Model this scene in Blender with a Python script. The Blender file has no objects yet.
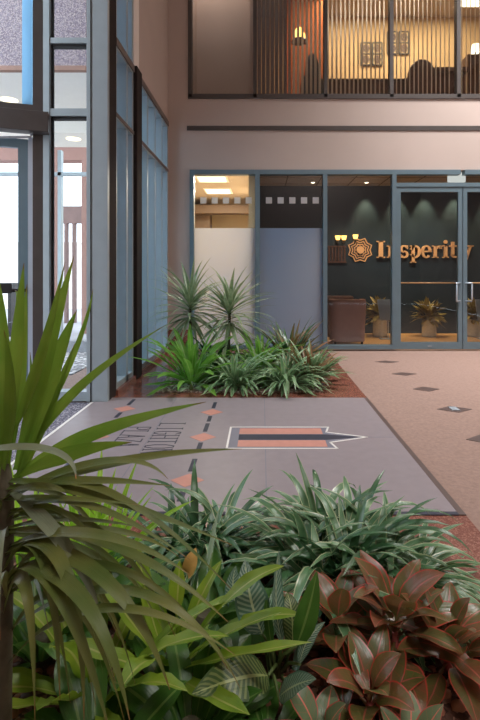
import bpy, bmesh, math, random
from mathutils import Vector, Matrix
R = random.Random(7)
sc = bpy.context.scene
COL = sc.collection
PI = math.pi
# ------------------------------------------------------------------ camera frame (real place, metres)
F, VX, VY, EYE = 480.0, 262.0, 273.0, 1.17
def at(px, py, Y):
    return Vector(((px - VX) / F * Y, Y, EYE + (VY - py) / F * Y))
def X(px, Y): return (px - VX) / F * Y
def Z(py, Y): return EYE + (VY - py) / F * Y

# ------------------------------------------------------------------ materials
def srgb(r, g, b):
    f = lambda c: (c/255/12.92) if c/255 <= .04045 else ((c/255+.055)/1.055)**2.4
    return (f(r), f(g), f(b), 1)
class N:
    def __init__(s, name):
        s.m = bpy.data.materials.new(name); s.m.use_nodes = True
        s.t = s.m.node_tree; s.t.nodes.clear()
        s.out = s.t.nodes.new('ShaderNodeOutputMaterial')
    def n(s, typ, **kw):
        nd = s.t.nodes.new(typ)
        for k, v in kw.items():
            if k.startswith('_'): setattr(nd, k[1:], v)
            else:
                nd.inputs[k.replace('__', ' ')].default_value = v
        return nd
    def l(s, a, b): s.t.links.new(a, b)
    def math(s, op, a, b=None, c=None):
        nd = s.n('ShaderNodeMath', _operation=op)
        for i, v in enumerate((a, b, c)):
            if v is None: continue
            if hasattr(v, 'is_linked'): s.l(v, nd.inputs[i])
            else: nd.inputs[i].default_value = v
        return nd.outputs[0]
    def mix(s, fac, a, b):
        nd = s.n('ShaderNodeMix', _data_type='RGBA')
        for i, v in ((0, fac), (6, a), (7, b)):
            if hasattr(v, 'is_linked'): s.l(v, nd.inputs[i])
            else: nd.inputs[i].default_value = v
        return nd.outputs[2]
def bsdf(s, col, rough=.5, metal=0, spec=.5):
    p = s.n('ShaderNodeBsdfPrincipled')
    if hasattr(col, 'is_linked'): s.l(col, p.inputs['Base Color'])
    else: p.inputs['Base Color'].default_value = col
    p.inputs['Roughness'].default_value = rough; p.inputs['Metallic'].default_value = metal
    p.inputs['Specular IOR Level'].default_value = spec
    return p
def mul(c, k): return (c[0]*k, c[1]*k, c[2]*k, 1)
def mat(name, col, rough=.5, metal=0, var=.12, scale=8, bump=0, bscale=60, spec=.5, col2=None, detail=4):
    s = N(name)
    tc = s.n('ShaderNodeTexCoord')
    nz = s.n('ShaderNodeTexNoise', Scale=scale, Detail=detail); s.l(tc.outputs['Object'], nz.inputs['Vector'])
    f = s.math('MULTIPLY_ADD', nz.outputs[0], 2.2, -.6)
    f = s.math('MINIMUM', s.math('MAXIMUM', f, 0), 1)
    c = s.mix(f, mul(col, 1-var), col2 or mul(col, 1+var))
    p = bsdf(s, c, rough, metal, spec)
    if bump:
        b2 = s.n('ShaderNodeTexNoise', Scale=bscale, Detail=3); s.l(tc.outputs['Object'], b2.inputs['Vector'])
        bp = s.n('ShaderNodeBump', Strength=bump, Distance=.01); s.l(b2.outputs[0], bp.inputs['Height'])
        s.l(bp.outputs[0], p.inputs['Normal'])
    s.l(p.outputs[0], s.out.inputs[0])
    return s.m
def speckle(name, a, b, c, scale, rough=.6, bump=.1, spec=.4):
    s = N(name); tc = s.n('ShaderNodeTexCoord')
    v = s.n('ShaderNodeTexVoronoi', Scale=scale); s.l(tc.outputs['Object'], v.inputs['Vector'])
    sep = s.n('ShaderNodeSeparateColor'); s.l(v.outputs['Color'], sep.inputs[0])
    nz = s.n('ShaderNodeTexNoise', Scale=2.5, Detail=3); s.l(tc.outputs['Object'], nz.inputs['Vector'])
    m1 = s.mix(sep.outputs[0], a, b)
    m2 = s.mix(s.math('GREATER_THAN', sep.outputs[1], .72), m1, c)
    m3 = s.mix(s.math('MULTIPLY', nz.outputs[0], .35), m2, mul(a, .7))
    p = bsdf(s, m3, rough, 0, spec)
    if bump:
        bp = s.n('ShaderNodeBump', Strength=bump, Distance=.01); s.l(v.outputs['Distance'], bp.inputs['Height'])
        s.l(bp.outputs[0], p.inputs['Normal'])
    s.l(p.outputs[0], s.out.inputs[0])
    return s.m
def emit(name, col, k):
    s = N(name); e = s.n('ShaderNodeEmission', Color=col, Strength=k); s.l(e.outputs[0], s.out.inputs[0]); return s.m
def glass(name, tint=(.95,.97,.97,1), refl=1.0, rough=.0):
    s = N(name)
    t = s.n('ShaderNodeBsdfTransparent', Color=tint); g = s.n('ShaderNodeBsdfGlossy', Roughness=rough, Color=(.9,.95,1,1))
    fr = s.n('ShaderNodeFresnel', IOR=1.5)
    mx = s.n('ShaderNodeMixShader'); s.l(s.math('MULTIPLY', fr.outputs[0], refl), mx.inputs[0])
    s.l(t.outputs[0], mx.inputs[1]); s.l(g.outputs[0], mx.inputs[2]); s.l(mx.outputs[0], s.out.inputs[0])
    return s.m
def frosted(name, col, k=.5, tc=(.9,.88,.84,1)):
    s = N(name)
    d = bsdf(s, col, .35); t = s.n('ShaderNodeBsdfTranslucent', Color=tc)
    mx = s.n('ShaderNodeMixShader', Fac=k); s.l(d.outputs[0], mx.inputs[1]); s.l(t.outputs[0], mx.inputs[2]); s.l(mx.outputs[0], s.out.inputs[0])
    return s.m
def leafmat(name, base, base2, kind='plain', c2=None, c3=None, rough=.38, tr=.25, spec=.5):
    """Leaf surface on the leaf's own UV: u runs across the blade, v along it."""
    s = N(name)
    uv = s.n('ShaderNodeUVMap', _uv_map='UVMap'); sp = s.n('ShaderNodeSeparateXYZ'); s.l(uv.outputs[0], sp.inputs[0])
    u, v = sp.outputs[0], sp.outputs[1]
    d = s.math('MULTIPLY', s.math('ABSOLUTE', s.math('SUBTRACT', u, .5)), 2)
    tc = s.n('ShaderNodeTexCoord')
    nz = s.n('ShaderNodeTexNoise', Scale=9, Detail=2); s.l(tc.outputs['Object'], nz.inputs['Vector'])
    f = s.math('MINIMUM', s.math('MAXIMUM', s.math('MULTIPLY_ADD', nz.outputs[0], 3, -1), 0), 1)
    c = s.mix(f, base, base2)
    # fine lengthwise veins
    cmb = s.n('ShaderNodeCombineXYZ'); s.l(s.math('MULTIPLY', u, 26), cmb.inputs[0]); s.l(s.math('MULTIPLY', v, 1.5), cmb.inputs[1])
    vn = s.n('ShaderNodeTexNoise', Scale=1, Detail=1); s.l(cmb.outputs[0], vn.inputs['Vector'])
    c = s.mix(s.math('MULTIPLY', vn.outputs[0], .35), c, mul(base2, 1.35))
    if kind == 'margin':      # pale edges (lilyturf)
        c = s.mix(s.math('GREATER_THAN', d, .8), c, c2)
    elif kind == 'aglao':     # red edge and red midrib with side veins
        c = s.mix(s.math('GREATER_THAN', d, .9), c, c2)
        w = s.math('SINE', s.math('MULTIPLY', s.math('SUBTRACT', v, s.math('MULTIPLY', d, .12)), 60))
        vein = s.math('MULTIPLY', s.math('GREATER_THAN', w, .9), .15)
        c = s.mix(vein, c, c2)
        c = s.mix(s.math('LESS_THAN', d, .06), c, c3)
    elif kind == 'zebra':     # herringbone pale bands (calathea)
        w = s.math('SINE', s.math('MULTIPLY', s.math('SUBTRACT', v, s.math('MULTIPLY', d, .16)), 96))
        k = s.math('MINIMUM', s.math('MAXIMUM', s.math('MULTIPLY_ADD', w, 1.6, .3), 0), 1)
        k = s.math('MULTIPLY', k, s.math('LESS_THAN', d, .86))
        c = s.mix(k, c, c2)
        c = s.mix(s.math('LESS_THAN', d, .07), c, c3 or c2)
    elif kind == 'rib':
        c = s.mix(s.math('LESS_THAN', d, .1), c, c2)
    elif kind == 'tip':       # dry brown tip
        k = s.math('MINIMUM', s.math('MAXIMUM', s.math('MULTIPLY_ADD', v, 22, -20.6), 0), 1)
        c = s.mix(k, c, c2)
    p = bsdf(s, c, rough, 0, spec)
    bp = s.n('ShaderNodeBump', Strength=.25, Distance=.004); s.l(vn.outputs[0], bp.inputs['Height']); s.l(bp.outputs[0], p.inputs['Normal'])
    t = s.n('ShaderNodeBsdfTranslucent'); s.l(c, t.inputs['Color'])
    mx = s.n('ShaderNodeMixShader', Fac=tr); s.l(p.outputs[0], mx.inputs[1]); s.l(t.outputs[0], mx.inputs[2]); s.l(mx.outputs[0], s.out.inputs[0])
    return s.m

M = {}
M['pink'] = mat('pink_plaster', srgb(194,178,170), .85, var=.04, scale=1.5, bump=.06, bscale=180, spec=.2)
M['carpet'] = mat('carpet_rose', srgb(150,126,116), .95, var=.13, scale=45, bump=.35, bscale=160, spec=.1)
M['mat'] = speckle('walkoff_mat', srgb(120,118,132), srgb(84,82,94), srgb(176,172,180), 90, .95, .3, .1)
M['paver'] = mat('terrazzo_grey', srgb(140,130,134), .42, var=.05, scale=14, bump=.02, bscale=90, spec=.35)
M['granite'] = speckle('red_granite', srgb(136,84,70), srgb(104,58,48), srgb(158,108,92), 160, .16, .0, .5)
M['terra'] = mat('terracotta_inlay', srgb(190,134,120), .5, var=.06, scale=20, spec=.3)
M['slate'] = mat('slate_inlay', srgb(52,54,68), .5, var=.1, scale=20, spec=.3)
M['whitestone'] = mat('white_inlay', srgb(226,222,218), .5, var=.04, spec=.3)
M['bluegrey'] = mat('blue_grey_inlay', srgb(118,116,128), .45, var=.04)
M['darkbrown'] = mat('dark_inlay', srgb(86,68,64), .5, var=.1)
M['frame'] = mat('teal_grey_aluminium', srgb(112,134,146), .4, .3, var=.04)
M['framelight'] = mat('grey_aluminium', srgb(160,171,177), .4, .2, var=.04)
M['darkpost'] = mat('dark_post', srgb(50,43,42), .8, 0, var=.08, spec=.15)
M['skylit_alu'] = mat('skylit_aluminium', srgb(206,220,236), .3, .4, var=.03)  # sky light on the door jamb put into a paler, bluer metal
M['bronze'] = mat('dark_bronze', srgb(82,76,74), .45, .2, var=.08)
M['gasket'] = mat('black_gasket', srgb(26,24,24), .6)
M['glass'] = glass('clear_glass', (.94,.96,.97,1), .6)
M['blueglass'] = glass('blue_tinted_glass', (.74,.86,.93,1), .3)
M['storeglass'] = glass('store_glass', (.93,.94,.94,1), .8)
M['frost'] = frosted('frosted_film', srgb(142,168,202), .5)
M['skylit_blue'] = frosted('skylit_mullion_blue', srgb(150,205,250), .75, (.62,.86,1,1))  # sky-lit mullion side, its glow put into colour and translucency
M['etch'] = frosted('etched_square', srgb(205,205,208), .3)
M['steel'] = mat('brushed_steel', srgb(196,206,216), .25, .4, var=.1, scale=30)
M['copper'] = mat('copper_letter', srgb(236,186,140), .35, .3, var=.06)
M['copperdull'] = mat('copper_dull', srgb(116,104,102), .5, .3)
M['signwall'] = mat('sign_wall_teal', srgb(28,46,60), .7, var=.05, spec=.2)
M['black'] = mat('near_black', srgb(34,32,34), .5)
M['ceil'] = mat('ceiling_tile', srgb(190,176,160), .9, var=.04, scale=40, spec=.1)
M['office'] = mat('office_wall', srgb(214,196,166), .9, var=.03, spec=.1)
M['bulkhead'] = mat('office_bulkhead', srgb(104,84,66), .8)
M['wood'] = mat('lobby_floor_wood', srgb(196,150,96), .35, var=.12, scale=6)
M['chair'] = mat('mauve_leather', srgb(140,104,98), .5, var=.06, scale=14, bump=.1, bscale=90)
M['chairtop'] = mat('mauve_leather_edge', srgb(140,92,74), .45)
M['lit'] = emit('troffer_lit', (1,.86,.6,1), 2.4)
M['spotlit'] = emit('downlight_lit', (1,.85,.62,1), 6)
M['exitbox'] = emit('lit_sign_box', (.92,.95,.9,1), .6)
M['panel_blue'] = frosted('blue_grey_panel', srgb(110,140,176), .4)
M['beige2'] = mat('upper_wall_beige', srgb(206,178,136), .9, var=.04, scale=2, spec=.1)
M['rust'] = mat('upper_wall_rust', srgb(176,92,44), .8, var=.1, scale=3)
M['taupe'] = mat('upper_panel_taupe', srgb(164,144,134), .8, var=.06, scale=2)
M['vane'] = frosted('blind_fabric', srgb(176,150,130), .45)
M['vanedark'] = mat('blind_fabric_grey', srgb(122,108,104), .85, var=.06, scale=30, spec=.1)
M['furn'] = mat('dark_walnut', srgb(74,46,36), .45, var=.2, scale=12)
M['paper'] = mat('art_paper', srgb(206,182,140), .8)
M['navy'] = mat('navy_fabric', srgb(52,54,66), .8)
M['lamp'] = emit('amber_shade', (1,.52,.12,1), 3.2)
M['soil'] = speckle('bark_soil', srgb(96,64,50), srgb(56,38,30), srgb(150,112,92), 60, .9, .5)
M['pebble'] = speckle('pebble_mix', srgb(150,128,116), srgb(104,84,74), srgb(196,180,168), 70, .8, .5)
M['bark'] = mat('cane_bark', srgb(84,78,60), .8, var=.25, scale=30, bump=.4)
M['stem'] = mat('green_stem', srgb(84,100,52), .5, var=.15, scale=20)
M['redstem'] = mat('red_stem', srgb(168,84,78), .5, var=.15, scale=20)
M['dryleaf'] = mat('dry_leaf', srgb(176,138,70), .8, var=.2, scale=20)
M['aggr'] = speckle('exposed_aggregate', srgb(170,154,164), srgb(124,108,116), srgb(206,186,180), 95, .9, .3)
M['brickred'] = mat('brick_red', srgb(166,128,112), .8, var=.1)
M['soffit'] = mat('soffit_cream', srgb(248,243,234), .8, var=.02)
M['pergola'] = mat('pergola_paint', srgb(140,118,114), .9)
M['outwall'] = mat('pale_stucco', srgb(240,232,226), .9, var=.03)
M['outpink'] = mat('pink_stucco', srgb(172,136,126), .9, var=.05)
M['conc'] = mat('pale_concrete', srgb(168,166,172), .9, var=.05, scale=4)
M['gravel'] = speckle('pale_gravel', srgb(176,170,170), srgb(96,92,96), srgb(220,214,212), 22, .9, .6)
M['asphalt'] = mat('grey_paving', srgb(150,150,154), .9)
L = {}
L['drac'] = leafmat('dracaena_leaf', srgb(96,138,42), srgb(134,160,62), 'tip', srgb(132,104,56), rough=.34, tr=.5)
L['dracold'] = leafmat('dracaena_old_leaf', srgb(76,102,44), srgb(116,120,62), 'tip', srgb(132,104,56), rough=.4, tr=.2)
L['dracpale'] = leafmat('dracaena_pale_leaf', srgb(120,132,108), srgb(140,148,122), 'tip', srgb(196,120,60), rough=.3, tr=.2)
L['liri'] = leafmat('lilyturf_leaf', srgb(58,102,64), srgb(106,146,102), 'margin', srgb(172,186,142), rough=.27, tr=.2, spec=.9)
L['liridark'] = leafmat('dark_lilyturf_leaf', srgb(44,84,52), srgb(74,116,74), 'plain', rough=.26, tr=.2, spec=.9)
L['back'] = leafmat('back_clump_leaf', srgb(86,128,88), srgb(132,166,122), 'margin', srgb(176,192,152), rough=.3, tr=.25, spec=.7)
L['lime'] = leafmat('lime_leaf', srgb(140,196,40), srgb(170,214,70), 'rib', srgb(190,224,110), rough=.4, tr=.5)
L['fern'] = leafmat('nest_fern_leaf', srgb(104,140,36), srgb(146,170,54), 'rib', srgb(176,184,96), rough=.38, tr=.4)
L['fernback'] = leafmat('nest_fern_back_leaf', srgb(92,150,52), srgb(124,178,72), 'rib', srgb(160,196,110), rough=.4, tr=.4)
L['agl'] = leafmat('aglaonema_leaf', srgb(80,106,50), srgb(128,80,56), 'aglao', srgb(196,76,62), srgb(180,98,80), rough=.28, tr=.25, spec=.8)
L['aglgreen'] = leafmat('aglaonema_green_leaf', srgb(76,100,60), srgb(120,136,100), 'aglao', srgb(206,96,84), srgb(226,130,110), rough=.33, tr=.25)
L['zebra'] = leafmat('calathea_leaf', srgb(64,98,80), srgb(84,120,100), 'zebra', srgb(144,166,146), srgb(186,200,160), rough=.33, tr=.2)
L['zebradark'] = leafmat('calathea_dark_leaf', srgb(50,74,36), srgb(64,88,44), 'zebra', srgb(118,130,78), srgb(160,170,110), rough=.35, tr=.2)
L['deep'] = leafmat('broad_green_leaf', srgb(52,92,36), srgb(76,118,46), 'rib', srgb(110,140,72), rough=.3, tr=.3)
L['silver'] = leafmat('silver_green_leaf', srgb(150,180,150), srgb(176,202,176), 'rib', srgb(200,214,190), rough=.35, tr=.3)
L['yucca'] = leafmat('dracaena_back_leaf', srgb(96,128,92), srgb(158,176,138), 'margin', srgb(176,188,156), rough=.35, tr=.25)
L['reddish'] = leafmat('reddish_back_leaf', srgb(142,88,66), srgb(104,116,70), 'rib', srgb(190,110,90), rough=.4, tr=.25)
L['lobby'] = leafmat('lobby_plant_leaf', srgb(116,108,56), srgb(150,132,78), 'rib', srgb(180,160,100), rough=.4, tr=.2)

# ------------------------------------------------------------------ mesh helpers
class MB:
    def __init__(s):
        s.b = bmesh.new(); s.uv = s.b.loops.layers.uv.new('UVMap'); s.sm = False
    def face(s, vs, uvs=None, smooth=False, mi=0):
        try: f = s.b.faces.new(vs)
        except ValueError: return None
        f.smooth = smooth; f.material_index = mi
        if uvs:
            for lp, q in zip(f.loops, uvs): lp[s.uv].uv = q
        return f
    def box(s, x0, x1, y0, y1, z0, z1, mi=0, mtx=None):
        c = [Vector((x, y, z)) for z in (z0, z1) for y in (y0, y1) for x in (x0, x1)]
        if mtx: c = [mtx @ v for v in c]
        v = [s.b.verts.new(q) for q in c]
        for q in ((0,2,3,1),(4,5,7,6),(0,1,5,4),(2,6,7,3),(0,4,6,2),(1,3,7,5)):
            s.face([v[i] for i in q], mi=mi)
        return s
    def prism(s, pts, z0, z1, fn=None, mi=0):
        """closed 2-D outline (ccw) extruded z0..z1; fn maps (a,b,c) to a point"""
        fn = fn or (lambda a, b, c: Vector((a, b, c)))
        lo = [s.b.verts.new(fn(a, b, z0)) for a, b in pts]; hi = [s.b.verts.new(fn(a, b, z1)) for a, b in pts]
        s.face(hi, mi=mi); s.face(lo[::-1], mi=mi)
        n = len(pts)
        for i in range(n): s.face([lo[i], lo[(i+1) % n], hi[(i+1) % n], hi[i]], mi=mi)
        return s
    def lathe(s, prof, c=(0,0,0), seg=24, smooth=True, mi=0):
        c = Vector(c); rings = []
        for r, z in prof:
            rings.append([s.b.verts.new(c + Vector((r*math.cos(2*PI*i/seg), r*math.sin(2*PI*i/seg), z))) for i in range(seg)])
        for a, b in zip(rings, rings[1:]):
            for i in range(seg): s.face([a[i], a[(i+1) % seg], b[(i+1) % seg], b[i]], smooth=smooth, mi=mi)
        s.face(rings[0][::-1], mi=mi); s.face(rings[-1], mi=mi)
        return s
    def tube(s, pts, rad, seg=8, mi=0, cap=True):
        pts = [Vector(p) for p in pts]; rings = []
        rr = rad if hasattr(rad, '__len__') else [rad]*len(pts)
        for i, p in enumerate(pts):
            d = (pts[min(i+1, len(pts)-1)] - pts[max(i-1, 0)]).normalized()
            a = d.cross(Vector((0,0,1)));  a = d.cross(Vector((1,0,0))) if a.length < .1 else a
            a.normalize(); b = d.cross(a)
            rings.append([s.b.verts.new(p + (a*math.cos(2*PI*k/seg) + b*math.sin(2*PI*k/seg))*rr[i]) for k in range(seg)])
        for a, b in zip(rings, rings[1:]):
            for k in range(seg): s.face([a[k], a[(k+1) % seg], b[(k+1) % seg], b[k]], smooth=True, mi=mi)
        if cap: s.face(rings[0][::-1]); s.face(rings[-1])
        return s
    def strip(s, pts, ws, fold=.18, roll=0, wave=0, wf=5, mi=0, face=None):
        """one leaf blade: a folded ribbon along pts with widths ws and its own UV"""
        prev = None; n = len(pts)-1; ph = R.random()*6
        for i, p in enumerate(pts):
            d = (pts[min(i+1, n)] - pts[max(i-1, 0)]).normalized()
            sd = d.cross(Vector(face) if face else Vector((0,0,1)))
            if sd.length < .05: sd = Vector((1,0,0))
            sd.normalize()
            if roll: sd = Matrix.Rotation(roll, 3, d) @ sd
            up = sd.cross(d).normalized()
            w = ws[i]*.5; t = i/n
            wv = math.sin(t*wf*2*PI+ph)*wave*w if wave else 0
            cols = [p - sd*w + up*(fold*w + wv), p - sd*w*.5 + up*(fold*w*.35 + wv*.4), p, p + sd*w*.5 + up*(fold*w*.35 - wv*.4), p + sd*w + up*(fold*w - wv)]
            row = [s.b.verts.new(q) for q in cols]
            if prev:
                for k in range(4):
                    u0, u1, v0, v1 = k/4, (k+1)/4, (i-1)/n, t
                    s.face([prev[k], prev[k+1], row[k+1], row[k]], [(u0,v0),(u1,v0),(u1,v1),(u0,v1)], True, mi)
            prev = row
        return s
    def build(s, name, m, parent=None, bevel=0, loc=None):
        me = bpy.data.meshes.new(name); 
        bmesh.ops.remove_doubles(s.b, verts=[v for v in s.b.verts if not v.link_faces], dist=0)
        s.b.normal_update(); s.b.to_mesh(me); s.b.free()
        o = bpy.data.objects.new(name, me); COL.objects.link(o)
        for q in (m if isinstance(m, (list, tuple)) else [m]): me.materials.append(q)
        if parent: o.parent = parent
        if loc: o.location = loc
        if bevel:
            b = o.modifiers.new('Bevel', 'BEVEL'); b.width = bevel; b.segments = 2; b.limit_method = 'ANGLE'
        return o
def tag(o, label=None, cat=None, group=None, kind=None):
    if label: o['label'] = label
    if cat: o['category'] = cat
    if group: o['group'] = group
    if kind: o['kind'] = kind
    return o
def thing(name, label, cat, loc=(0,0,0), group=None, kind=None):
    o = bpy.data.objects.new(name, None); COL.objects.link(o); o.location = loc; o.empty_display_size = .1
    return tag(o, label, cat, group, kind)
def shell(name, mb, m, label, cat):
    return tag(mb.build(name, m), label, cat, kind='structure')
def bx(*a): return MB().box(*a)

# ================================================================== SETTING
WX, BY = -1.43, 7.3              # left wall plane, back wall plane
LX, RX, RY, TOP = -6.0, 6.0, -3.6, 7.0
# floor: carpet, granite band, paved panel, mat
shell('floor', bx(-2.9, RX, RY, BY+.3, -.20, -.012), M['carpet'], 'rose brown carpet floor of the atrium', 'floor')
shell('floor_granite', bx(WX, .985, .6, BY, -.012, 0), M['granite'], 'polished red granite border around the planting beds and paving', 'floor')
EX = -1.52
shell('floor_mat', bx(-2.9, EX-.02, 1.2, 4.33, -.012, .001), M['mat'], 'grey flecked entrance mat floor inside the entrance door', 'floor')
# paved panel with its inlays
PY0, PY1 = 2.315, 4.49
pav = thing('floor_paving', 'grey terrazzo panel inlaid with terracotta diamonds, a pointed bar and lettering', 'floor', (0,0,0), kind='structure')
bx(EX, .952, PY0+.03, PY1, -.011, .004).build('panel', M['paver'], pav)
bx(.952, .985, PY0, PY1, -.011, .005).build('edge_strip', M['darkbrown'], pav)
bx(EX, .952, PY0, PY0+.03, -.011, .005).build('edge_strip', M['slate'], pav)
bx(EX-.022, EX, 1.6, 4.33, -.011, .006).build('edge_strip', M['whitestone'], pav)
def poly(pts, z, name, m, parent):
    b = MB(); b.prism(pts, .003, z); return b.build(name, m, parent)
Zi = .0052
for xs, ys in ((-.42, (4.02, 3.41, 2.70, )), (-1.18, (4.12, 3.42, 2.71))):
    for y in ys:
        hw, hd = .095, .088
        poly([(xs-hw,y),(xs,y-hd),(xs+hw,y),(xs,y+hd)], Zi, 'diamond', M['terra'], pav)
        for y0, y1 in ((y+.12, y+.31), (y-.25, y-.11)):
            if y1 < PY1-.01 and y0 > PY0+.05: poly([(xs-.016,y0),(xs+.016,y0),(xs+.016,y1),(xs-.016,y1)], Zi, 'dash', M['slate'], pav)
# pointed bar with white outline
x0, x1, xt, ya, yb, yc = -.235, .50, .745, 3.19, 3.63, 3.41
def outline(pts, w, name, m):
    b = MB()
    for p, q in zip(pts, pts[1:]+pts[:1]):
        p, q = Vector(p), Vector(q); d = (q-p).normalized(); n = Vector((-d.y, d.x))*w*.5; e = d*w*.5
        b.prism([tuple(p-n-e), tuple(q-n+e), tuple(q+n+e), tuple(p+n-e)], .003, Zi+.0004)
    return b.build(name, m, pav)
outline([(x0,ya),(x1,ya),(x1-.03,ya+.115),(xt,yc),(x1-.03,yb-.115),(x1,yb),(x0,yb)], .014, 'outline', M['whitestone'])
poly([(x0+.01,ya+.01),(x1-.01,ya+.01),(x1-.04,ya+.11),(xt-.03,yc),(x1-.04,yb-.11),(x1-.01,yb-.01),(x0+.01,yb-.01)], .0044, 'field', M['bluegrey'], pav)
poly([(x0+.07,ya+.03),(x1-.06,ya+.03),(x1-.06,yc-.065),(x0+.07,yc-.065)], Zi, 'band', M['terra'], pav)
poly([(x0+.07,yc+.065),(x1-.06,yc+.065),(x1-.06,yb-.03),(x0+.07,yb-.03)], Zi, 'band', M['terra'], pav)
poly([(x0+.07,yc-.055),(x1-.04,yc-.055),(xt-.03,yc),(x1-.04,yc+.055),(x0+.07,yc+.055)], Zi, 'pointer', M['slate'], pav)
sb = MB()
for a, b_, c, d in ((xt+.01, .935, yc-.003, yc+.003), (.02, .026, PY0+.03, ya-.01), (.02, .026, yb+.01, PY1), (-.80, -.794, PY0+.03, PY1)):
    sb.box(a, b_, c, d, .003, .0046)
sb.build('joint', M['bluegrey'], pav)
# floor lettering, read from the door side: far to near
GL = {'L': [[(0,1),(0,0),(.8,0)]], 'I': [[(.4,0),(.4,1)]], 'G': [[(.85,.85),(.6,1),(.3,1),(.05,.75),(.05,.25),(.3,0),(.6,0),(.85,.2),(.85,.45),(.5,.45)]],
      'H': [[(0,0),(0,1)],[(.8,0),(.8,1)],[(0,.5),(.8,.5)]], 'T': [[(0,1),(.9,1)],[(.45,0),(.45,1)]],
      'O': [[(.3,0),(.6,0),(.88,.3),(.88,.7),(.6,1),(.3,1),(.02,.7),(.02,.3),(.3,0)]], 'N': [[(0,0),(0,1),(.8,0),(.8,1)]],
      'P': [[(0,0),(0,1),(.55,1),(.8,.85),(.8,.62),(.55,.47),(0,.47)]], 'A': [[(0,0),(.42,1),(.85,0)],[(.18,.38),(.67,.38)]], 'Z': [[(0,1),(.8,1),(0,0),(.8,0)]]}
SERIF = {'L': [(0,1),(0,0)], 'I': [(.4,0),(.4,1)], 'H': [(0,0),(0,1),(.8,0),(.8,1)], 'T': [(.45,0)], 'N': [(0,0),(0,1),(.8,1)], 'P': [(0,0)], 'A': [(0,0),(.85,0)]}
def floor_word(word, ystart, xbase, h, pitch):
    for i, ch in enumerate(word):
        b = MB(); w = pitch*.80
        mp = lambda p: Vector((xbase + p[1]*h, ystart - i*pitch - p[0]*w))
        def seg(p, q, t):
            d = (q-p).normalized(); n = Vector((-d.y, d.x))*t*.5; e = d*t*.4
            b.prism([tuple(p-n-e), tuple(q-n+e), tuple(q+n+e), tuple(p+n-e)], .003, Zi)
        for pl in GL[ch]:
            for p, q in zip(pl, pl[1:]): seg(mp(p), mp(q), .0095)
        for p in SERIF.get(ch, []): seg(mp((p[0]-.18, p[1])), mp((p[0]+.18, p[1])), .008)
        b.build('letter', M['slate'], pav)
floor_word('LIGHTON', 3.72, -.785, .19, .092)
floor_word('PLAZA', 3.63, -1.02, .18, .086)

# left wall with window groups (interior face X=WX)
H1, H2 = 3.40, 2.70
wl = MB(); wl.box(WX-.25, WX, 5.50, BY+.3, H1+.03, TOP)
wl.box(WX-.25, WX, 7.22, BY+.3, 0, H1+.03)
shell('wall_left', wl, M['pink'], 'pink brown plaster wall above the tinted side windows', 'wall')
def side_window(name, y0, y1, top, muls, label):
    w = thing(name, label, 'window', (0,0,0), kind='structure')
    fr = MB(); d0, d1 = WX-.17, WX+.02
    def post(y, t=.05, dd=0): fr.box(d0-dd, d1, y-t/2, y+t/2, .04, top)
    post(y0+.025); post(y1-.025)
    for y in muls: post(y)
    fr.box(d0, d1, y0+.05, y1-.05, 0.02, .10)
    fr.box(d0, d1, y0+.05, y1-.05, H1-.05, H1+.01); fr.box(d0, d1, y0+.05, y1-.05, H2-.03, H2+.03)
    if top > H1+.1: fr.box(d0, d1, y0, y1, top-.08, top)
    fr.build('frame', M['framelight'], w)
    ys = [y0+.05] + list(muls) + [y1-.05]
    zs = [(.10, H2-.03), (H2+.03, H1-.05)] + ([(H1+.01, top-.08)] if top > H1+.1 else [])
    for a, b in zip(ys, ys[1:]):
        for za, zb in zs: bx(WX-.085, WX-.075, a, b, za, zb).build('pane', M['blueglass'], w)
    tr = bx(WX+.02, WX+.035, y0, y1, H1-.03, H1+.04).build('header_trim', M['copperdull'], w)
    bx(WX+.02, WX+.03, y0, y1, H2-.015, H2+.02).build('transom_trim', M['copperdull'], w)
    return w
side_window('window_1', 4.62, 5.26, TOP, (5.02,), 'tall blue tinted side window between the entrance pillar and dark steel post')
side_window('window_2', 5.50, 7.20, H1, (5.92, 6.34, 6.77), 'long blue tinted side window beside the far planting bed')
pc = thing('trim_1', 'dark steel post with pale plaster column above it between the side windows', 'column', (0,0,0), kind='structure')
bx(WX-.15, WX+.06, 5.27, 5.49, 0, H1+.05).build('dark_cladding', M['darkpost'], pc, .01)
bx(WX-.15, WX+.02, 5.30, 5.50, H1+.05, TOP).build('plaster_shaft', M['outwall'], pc)
shell('trim_2', bx(WX+.0, WX+.05, 4.6, BY, .0, .045), M['granite'], 'low red granite kerb under the side windows', 'kerb')

# back wall with storefront opening and upper window
SX0, SX1, SH = X(190, BY), 4.12, Z(170, BY)
U0, U1 = Z(97.5, BY), 6.45
bw = MB()
bw.box(WX-.25, SX0, BY, BY+.15, 0, TOP); bw.box(SX1, RX, BY, BY+.15, 0, TOP)
bw.box(SX0, SX1, BY, BY+.15, SH, U0); bw.box(SX0, SX1, BY, BY+.15, U1, TOP)
shell('wall_back', bw, M['pink'], 'pink plaster back wall above and around the glazed storefront', 'wall')
shell('trim_3', bx(X(187,BY), RX, BY-.012, BY-.0, Z(130.5,BY), Z(126,BY)), M['bronze'], 'thin dark horizontal slot across the pink back wall', 'trim')
shell('baseboard_back', bx(WX, SX0, BY-.02, BY, 0, .31), M['granite'], 'red granite base at the left end of the back wall', 'baseboard')
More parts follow.
